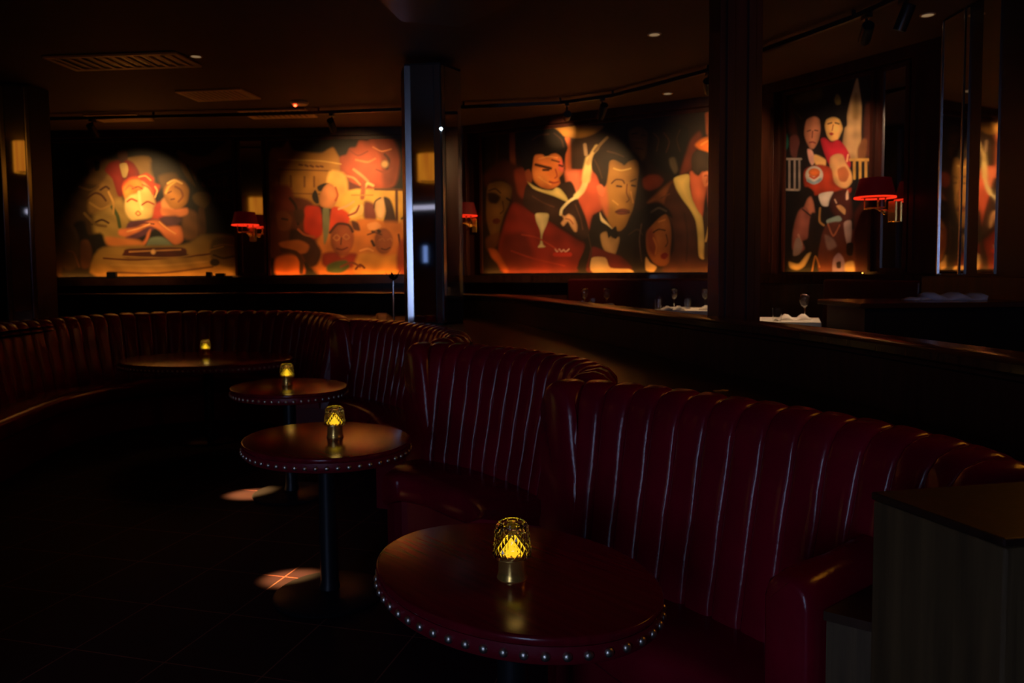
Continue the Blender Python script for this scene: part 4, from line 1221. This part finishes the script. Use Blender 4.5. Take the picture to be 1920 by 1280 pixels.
def wine_glass(label, loc, s=1.0):
    root = thing('wine_glass', label, 'glass', loc, 0, 'stemmed wine glasses on the white tables')
    MB().lathe([(.036, 0), (.036, .002), (.010, .005), (.004, .010), (.0035, .085), (.006, .092), (.022, .105), (.036, .130), (.039, .155), (.036, .180), (.031, .205), (.0295, .205),
                (.0345, .180), (.0375, .155), (.0345, .131), (.020, .107), (.003, .096)], 24, cap=True).build('glass_bowl', M_GLASSWARE, root, smooth=True)
    root.scale = (s, s, s)
    return root
def tumbler(label, loc):
    o = MB().lathe([(.030, 0), (.036, .10), (.0345, .10), (.029, .006), (.002, .006)], 24).build('tumbler', M_GLASSWARE, auto=40)
    o.location = loc
    return tag(o, label, 'glass', 'short tumblers on the white tables')
def napkin(label, loc, rz, s=1.0):
    o = linen(1, -.13 * s, .13 * s, -.045, .045, 0, .045 * s, 3 + s).build('folded_napkin', M_CLOTH, smooth=True)
    o.location = loc; o.rotation_euler = (0, 0, rz)
    return tag(o, label, 'napkin', 'folded white napkins on the dining tables')
def plate(label, loc):
    o = MB().lathe([(.05, 0), (.07, .003), (.115, .014), (.113, .017), (.07, .007), (.004, .006)], 40).build('side_plate', M_CHINA, auto=40)
    o.location = loc
    return tag(o, label, 'plate')
def dining_table(label, cx, cy, sx, sy, rz):
    root = thing('dining_table', label + ', under a white cloth', 'table', (cx, cy, 0.411), rz, 'small square dining tables behind the half wall')
    MB().box((-sx / 2, -sy / 2, .70), (sx / 2, sy / 2, .725)).build('table_top', M_WOOD, root)
    MB().lathe([(.22, 0), (.22, .02), (.035, .04), (.035, .699), ], 24).build('pedestal', M_BLACK, root, auto=40)
    c = MB(); h = .749
    # cloth: draped skirt with soft folds, lies on the table
    N = 48; rim = []; hem = []
    for k in range(N):
        u = k / N * 4; sd = int(u); f = u - sd
        X, Y = [(-1 + 2 * f, -1), (1, -1 + 2 * f), (1 - 2 * f, 1), (-1, 1 - 2 * f)][sd]
        rim.append(c.bm.verts.new((X * (sx / 2 + .004), Y * (sy / 2 + .004), .7285)))
        wv = .012 + .010 * math.sin(k * 1.7)
        hem.append(c.bm.verts.new((X * (sx / 2 + wv + .006), Y * (sy / 2 + wv + .006), .44)))
    c.bm.faces.new(rim)
    for k in range(N): c.bm.faces.new((rim[k], rim[(k + 1) % N], hem[(k + 1) % N], hem[k]))
    o = c.build('tablecloth', M_CLOTH)
    o.location = (cx, cy, 0.411); o.rotation_euler = (0, 0, rz)
    tag(o, 'white cloth on the ' + label, 'tablecloth', 'white dining tablecloths')
DZ = 1.1400
dining_table('dining table just right of the dark pillar', 2.08, 6.02, .62, .60, R(-20))
dining_table('dining table just left of the dark pillar', 1.86, 7.62, .80, .62, R(-28))
dining_table('dining table farthest left, right of the mirrored column', .86, 8.00, .62, .60, R(-28))
M_GLASSWARE.node_tree.nodes['Principled BSDF'].inputs['IOR'].default_value = 1.45
tumbler('tumbler on the white table right of the dark pillar', (2.02, 5.84, DZ))
napkin('long rolled white napkin on the table right of the dark pillar', (2.17, 5.93, DZ), R(-5))
wine_glass('wine glass on the table right of the dark pillar', (2.29, 6.00, DZ), 1.0)
plate('white plate on the cloth of the table left of the dark pillar', (1.62, 7.65, DZ))
napkin('folded white napkin resting in front of the plate left of the dark pillar', (1.55, 7.45, DZ), R(12), .9)
napkin('folded white napkin at the right side of the table left of the dark pillar', (1.95, 7.58, DZ), R(30), .8)
tumbler('tumbler at the left of the table left of the dark pillar', (1.47, 7.72, DZ))
tumbler('tumbler at the middle of the table left of the dark pillar', (1.78, 7.78, DZ))
wine_glass('wine glass at the left of the table left of the dark pillar', (1.66, 7.85, DZ), 1.0)
wine_glass('wine glass nearest the dark pillar on the table to its left', (1.97, 7.83, DZ), 1.0)
napkin('folded white napkin on the farthest left dining table', (.72, 7.90, DZ), R(10), 1.0)
napkin('crumpled white napkin at the right of the farthest left dining table', (.98, 7.85, DZ), R(60), 1.1)
tumbler('tumbler on the farthest left dining table', (.84, 8.02, DZ))
wine_glass('wine glass at the left of the farthest left dining table', (.77, 8.12, DZ), 1.0)
wine_glass('wine glass at the right of the farthest left dining table', (1.0, 8.08, DZ), 1.0)
def votive(label, loc):
    root = thing('votive_candle', label, 'candle', loc, 0, 'yellow glowing votives on the dining tables')
    MB().lathe([(.028, 0), (.034, .085), (.032, .085), (.027, .005), (.002, .005)], 20).build('glass_cup', M_GLASSWARE, root, auto=40)
    MB().lathe([(.024, .008), (.027, .06), (.004, .062)], 16).build('glowing_wax', VOTE, root, smooth=True)
VOTE = emit('votive_glow', (1.0, .58, .10), .9)
votive('glowing yellow votive beside the dark pillar', (2.04, 7.80, DZ))
votive('glowing yellow votive at the left end of the farthest dining table', (.73, 7.98, DZ))

# ------------------------------------------------------------------ slim metal ornament on the ledge
orn = thing('stem_ornament', 'slim steel stem with dark leaf-shaped top standing left of the mirrored column', 'ornament', (-1.06, 6.88, 1.061))
MB().lathe([(.055, 0), (.055, .006), (.02, .012), (.009, .03), (.0085, .40), (.004, .405)], 20).build('stem', M_CHROME, orn, auto=40)
for k, (an, tl, ln) in enumerate([(190, .75, .10), (-10, .65, .12), (60, .9, .10), (120, .5, .09), (250, 1.0, .09), (320, 1.0, .08)]):
    m = MB(); an = R(an); dx, dy = math.cos(an), math.sin(an)
    prof = [(0, .006), (.3, .018), (.6, .016), (1, .001)]
    prev = None
    px, py = -dy, dx
    for f, wd in prof:
        x = dx * math.sin(tl) * ln * f; y = dy * math.sin(tl) * ln * f; z = .40 + math.cos(tl) * ln * f
        r_ = [m.bm.verts.new((x + px * wd, y + py * wd, z)), m.bm.verts.new((x, y, z + .004)), m.bm.verts.new((x - px * wd, y - py * wd, z)), m.bm.verts.new((x, y, z - .003))]
        if prev:
            for q in range(4): m.bm.faces.new((prev[q], prev[(q + 1) % 4], r_[(q + 1) % 4], r_[q]))
        else: m.bm.faces.new(r_)
        prev = r_
    m.bm.faces.new(prev)
    m.build('leaf', M_BLACK, orn)
g = thing('glass_dish', 'small clear glass dish at the foot of the steel stem ornament', 'dish', (-1.17, 6.90, 1.061))
MB().lathe([(.03, 0), (.045, .02), (.052, .07), (.055, .11), (.052, .11), (.046, .07), (.03, .012), (.002, .01)], 14).build('dish_bowl', M_GLASSWARE, g)

# small dark boxes standing on the wall shelf under the left mural
for k, (x, wd, h, lb) in enumerate([(-5.27, .12, .085, 'small dark box on the wall shelf under the leftmost mural, left one'),
                                    (-3.98, .07, .075, 'small dark box on the wall shelf near the right end of the leftmost mural'),
                                    (-3.83, .12, .055, 'low dark box on the shelf closest to the sconce between the left murals')]):
    p, t, n = wall_point(0, s_on(0, x), .115)
    o = MB().box((-wd / 2, -.03, 0), (wd / 2, .03, h), bev=.006).build('shelf_box', M_BLACK)
    o.location = (p.x, p.y, 1.479)
    tag(o, lb, 'box', 'dark boxes on the wall shelf')

# ------------------------------------------------------------------ ceiling: vents, track, lights
def vent(label, corners):
    P = [Vector(c) for c in corners]   # near-left, near-right, far-right, far-left
    c = sum(P, Vector((0, 0))) / 4
    t = ((P[1] - P[0]) + (P[2] - P[3])).normalized()
    w_ = ((P[1] - P[0]).length + (P[2] - P[3]).length) / 4
    d_ = ((P[3] - P[0]).length + (P[2] - P[1]).length) / 4
    root = thing('ceiling_vent', label, 'vent', (c.x, c.y, CEIL), math.atan2(t.y, t.x), 'slatted air vents in the dark ceiling')
    f = MB()
    b = .045
    f.box((-w_, -d_, -.016), (w_, -d_ + b, -.001)).box((-w_, d_ - b, -.016), (w_, d_, -.001)).box((-w_, -d_ + b, -.016), (-w_ + b, d_ - b, -.001)).box((w_ - b, -d_ + b, -.016), (w_, d_ - b, -.001))
    f.build('frame', M_VENT, root)
    n = 11
    s = MB()
    for k in range(n):
        x = -w_ + b + (2 * w_ - 2 * b) * (k + .5) / n
        s.box((x - .018, -d_ + b, -.014), (x + .018, d_ - b, -.011))
    s.build('slats', M_VENT, root)
    MB().box((-w_ + b, -d_ + b, -.004), (w_ - b, d_ - b, -.001)).build('backing', M_BLACK, root)
vent('largest slatted ceiling vent, upper left and nearest', [(-4.02, 6.74), (-2.86, 6.65), (-2.77, 7.08), (-4.0, 7.20)])
vent('slatted ceiling vent in the middle of the row of three, left of the red light', [(-3.49, 8.05), (-2.78, 7.96), (-2.66, 8.40), (-3.37, 8.50)])
vent('ceiling vent just below and left of the red light', [(-3.2, 9.01), (-2.40, 8.98), (-2.30, 9.40), (-3.1, 9.5)])
vent('farthest left ceiling vent with an orange lit edge', [(-5.06, 9.2), (-4.42, 9.15), (-4.35, 9.55), (-5.0, 9.6)])
sd = thing('smoke_detector', 'round ceiling detector with a bright red light', 'detector', (-2.33, 8.62, CEIL))
MB().lathe([(.09, -.001), (.10, -.012), (.085, -.03), (.05, -.036), (.002, -.036)], 32).build('housing', M_VENT, sd, auto=40)
MB().lathe([(.002, -.060), (.014, -.054), (.019, -.046), (.014, -.038), (.002, -.037)], 14, c=(-.04, -.03, 0)).build('red_led', M_LEDEM, sd, smooth=True)
for (x, y, lb) in [(1.16, 6.27, 'recessed ceiling downlight between the column and the pillar, nearer one'), (1.69, 8.36, 'faint recessed downlight just left of the pillar above the third mural'),
                   (3.12, 5.85, 'recessed downlight at the upper right beside the mirrored partition'), (-2.72, 6.78, 'recessed downlight right of the largest ceiling vent')]:
    r_ = thing('downlight', lb, 'ceiling light', (x, y, CEIL), 0, 'round recessed downlights')
    MB().lathe([(.055, -.001), (.055, -.006), (.043, -.008), (.043, -.001)], 24, cap=False).build('trim_ring', M_VENT, r_)
    MB().lathe([(.002, -.004), (.042, -.004), (.042, -.002), (.002, -.002)], 24).build('lens', M_DOWN, r_)
    if y > 8:
        ld = bpy.data.lights.new('downlight_beam', 'SPOT'); ld.energy = 120; ld.color = (1, .60, .30); ld.spot_size = R(26); ld.spot_blend = 1; ld.shadow_soft_size = .04
        lo = bpy.data.objects.new('downlight_beam', ld); link(lo, r_); lo.location = (0, 0, -.03)
        d = Vector((1.82, 7.62, 1.1)) - Vector((x, y, CEIL)); lo.rotation_euler = d.to_track_quat('-Z', 'Y').to_euler()

TR = [(2.75, 4.9), (2.52, 5.74), (1.83, 7.22), (1.08, 8.22), (.55, 8.55), (-.52, 8.72), (-2.2, 8.95), (-4.17, 9.1), (-6.9, 9.25)]
trk = thing('lighting_track', 'long black ceiling track following the mural wall', 'track', (0, 0, CEIL))
m = MB()
for a, b in zip(TR, TR[1:]):
    a = Vector(a); b = Vector(b); t = (b - a).normalized(); n = Vector((-t.y, t.x)) * .018
    m.prism([tuple(a - n - t * .01), tuple(b - n + t * .01), tuple(b + n + t * .01), tuple(a + n - t * .01)], -.07, -.035)
m.build('track_rail', M_BLACK, trk)
m = MB()
for x, y in TR[1:-1]:
    m.box((x - .01, y - .01, -.036), (x + .01, y + .01, -.001))
m.build('mounting_studs', M_BLACK, trk)

def spot_fixture(label, x, y, target, power, cone, col=(1, .53, .20), r=.042, length=.17, lit=True):
    root = thing('track_spotlight', label, 'spotlight', (x, y, CEIL - .071), 0, 'black cylinder spotlights on the ceiling track')
    MB().box((-.02, -.05, -.03), (.02, .05, -.001)).tube([(0, 0, -.028), (0, 0, -.075)], .01, 10).build('mount', M_BLACK, root)
    hc = Vector((0, 0, -.13))
    d = (Vector(target) - (Vector((x, y, CEIL - .071)) + hc)).normalized()
    mb = MB().lathe([(r * .95, -length / 2), (r, -length / 2 + .005), (r, length / 2), (r - .006, length / 2), (r - .006, length / 2 - .02), (.002, length / 2 - .02)], 28)
    q = Vector((0, 0, 1)).rotation_difference(d)
    bmesh.ops.rotate(mb.bm, verts=mb.bm.verts, cent=(0, 0, 0), matrix=q.to_matrix())
    bmesh.ops.translate(mb.bm, verts=mb.bm.verts, vec=hc)
    head = mb.build('lamp_head', M_BLACK, root, auto=40)
    mb = MB().lathe([(.002, length / 2 - .018), (r - .008, length / 2 - .018), (r - .008, length / 2 - .015), (.002, length / 2 - .015)], 20)
    bmesh.ops.rotate(mb.bm, verts=mb.bm.verts, cent=(0, 0, 0), matrix=q.to_matrix())
    bmesh.ops.translate(mb.bm, verts=mb.bm.verts, vec=hc)
    mb.build('lens', emit('spot_lens', (1, .6, .3), .8) if 'M_LENS' not in globals() else M_LENS, head)
    if power:
        ld = bpy.data.lights.new('spot_beam', 'SPOT'); ld.energy = power; ld.color = col; ld.spot_size = R(cone); ld.spot_blend = 1.0; ld.shadow_soft_size = .03
        lo = bpy.data.objects.new('spot_beam', ld); link(lo, root)
        lo.location = hc + d * (length / 2 + .01)
        lo.rotation_euler = d.to_track_quat('-Z', 'Y').to_euler()
    return root
M_LENS = emit('spot_lens', (1, .6, .3), .8)
WARM = (1.0, .60, .24)
spot_fixture('spotlight above the leftmost mural', -4.9, 9.13, (-4.90, 10.25, 2.36), 125, 80, WARM)
spot_fixture('spotlight above the second mural', -2.05, 8.94, (-2.02, 10.2, 2.48), 122, 86, WARM)
spot_fixture('spotlight directly above the lampshade painted on the third mural', .98, 8.27, (.72, 9.42, 2.25), 135, 92, WARM)
spot_fixture('small dark spotlight left of the one above the third mural', .62, 8.50, (.86, 77.95, 1.1), 100, 26, WARM)
spot_fixture('spotlight hanging just left of the dark pillar', 1.83, 7.20, (2.28, 8.50, 2.6), 80, 75, WARM)
spot_fixture('nearest black spotlight at the top right, right of the pillar', 2.56, 5.62, (3.02, 7.35, 2.45), 150, 44, (1, .62, .36))
spot_fixture('short black spotlight tilted to the right beside the nearest one', 2.66, 5.28, (2.12, 6.0, 1.15), 120, 24, (1, .62, .36))

# amber pleated pendants hung over the lounge (seen in the mirrors)
def pendant(label, x, y, z0=2.95, z1=3.37, r=.20, mat=None):
    root = thing('pendant_lamp', label, 'pendant', (x, y, 0), 0, 'amber pleated drum pendants')
    m = MB(); n = 72; ra = []; rb = []
    for k in range(n):
        rr = r + (.007 if k % 2 else -.007); an = 2 * PI * k / n
        ra.append(m.bm.verts.new((rr * math.cos(an), rr * math.sin(an), z0))); rb.append(m.bm.verts.new((rr * math.cos(an), rr * math.sin(an), z1)))
    for k in range(n): m.bm.faces.new((ra[k], ra[(k + 1) % n], rb[(k + 1) % n], rb[k]))
    m.build('pleated_shade', mat or M_PLEAT, root)
    MB().lathe([(r - .03, z0 + .01), (r - .01, z0 + .01), (r - .01, z0 + .03), (r - .03, z0 + .03)], 36, cap=False).tube([(-r + .02, 0, z1 - .05), (r - .02, 0, z1 - .05)], .006, 6).tube([(0, 0, z1 - .05), (0, 0, CEIL - .001)], .008, 8).build('shade_frame', M_BLACK, root)
    return root
pendant('amber pleated drum pendant reflected in the mirror between the left murals', -6.5, 1.4)
pendant('amber pleated drum pendant reflected in the far left column', -4.45, 4.1, r=.15)
pendant('amber pleated drum pendant reflected in the central column', -3.2, 1.95)
pendant('slim bright amber pendant out of frame to the right of the nearest booth', 2.25, 2.5, 2.0, 2.6, .15, pleated('bright_amber_shade', 4.0))

# pin spots that make the two warm patches on the floor below the tables
def pin(label, x, y, target, power, cone):
    root = thing('pin_spot', label, 'spotlight', (x, y, CEIL), 0, 'tiny ceiling pin spots over the lounge floor')
    MB().lathe([(.03, -.001), (.03, -.05), (.026, -.05), (.026, -.012), (.002, -.012)], 20).build('housing', M_BLACK, root, auto=40)
    ld = bpy.data.lights.new('pin_beam', 'SPOT'); ld.energy = power; ld.color = (1, .45, .13); ld.spot_size = R(cone); ld.spot_blend = .9; ld.shadow_soft_size = .02
    lo = bpy.data.objects.new('pin_beam', ld); link(lo, root); lo.location = (0, 0, -.06)
    d = Vector(target) - Vector((x, y, CEIL - .06)); lo.rotation_euler = d.to_track_quat('-Z', 'Y').to_euler()
pin('ceiling pin spot aimed at the floor beside the second table', -4.0, 3.4, (-1.12, 3.80, 0), 11000, 3.6)
pin('ceiling pin spot aimed at the floor beside the third table', -4.9, 4.9, (-1.82, 5.28, 0), 12000, 4.0)
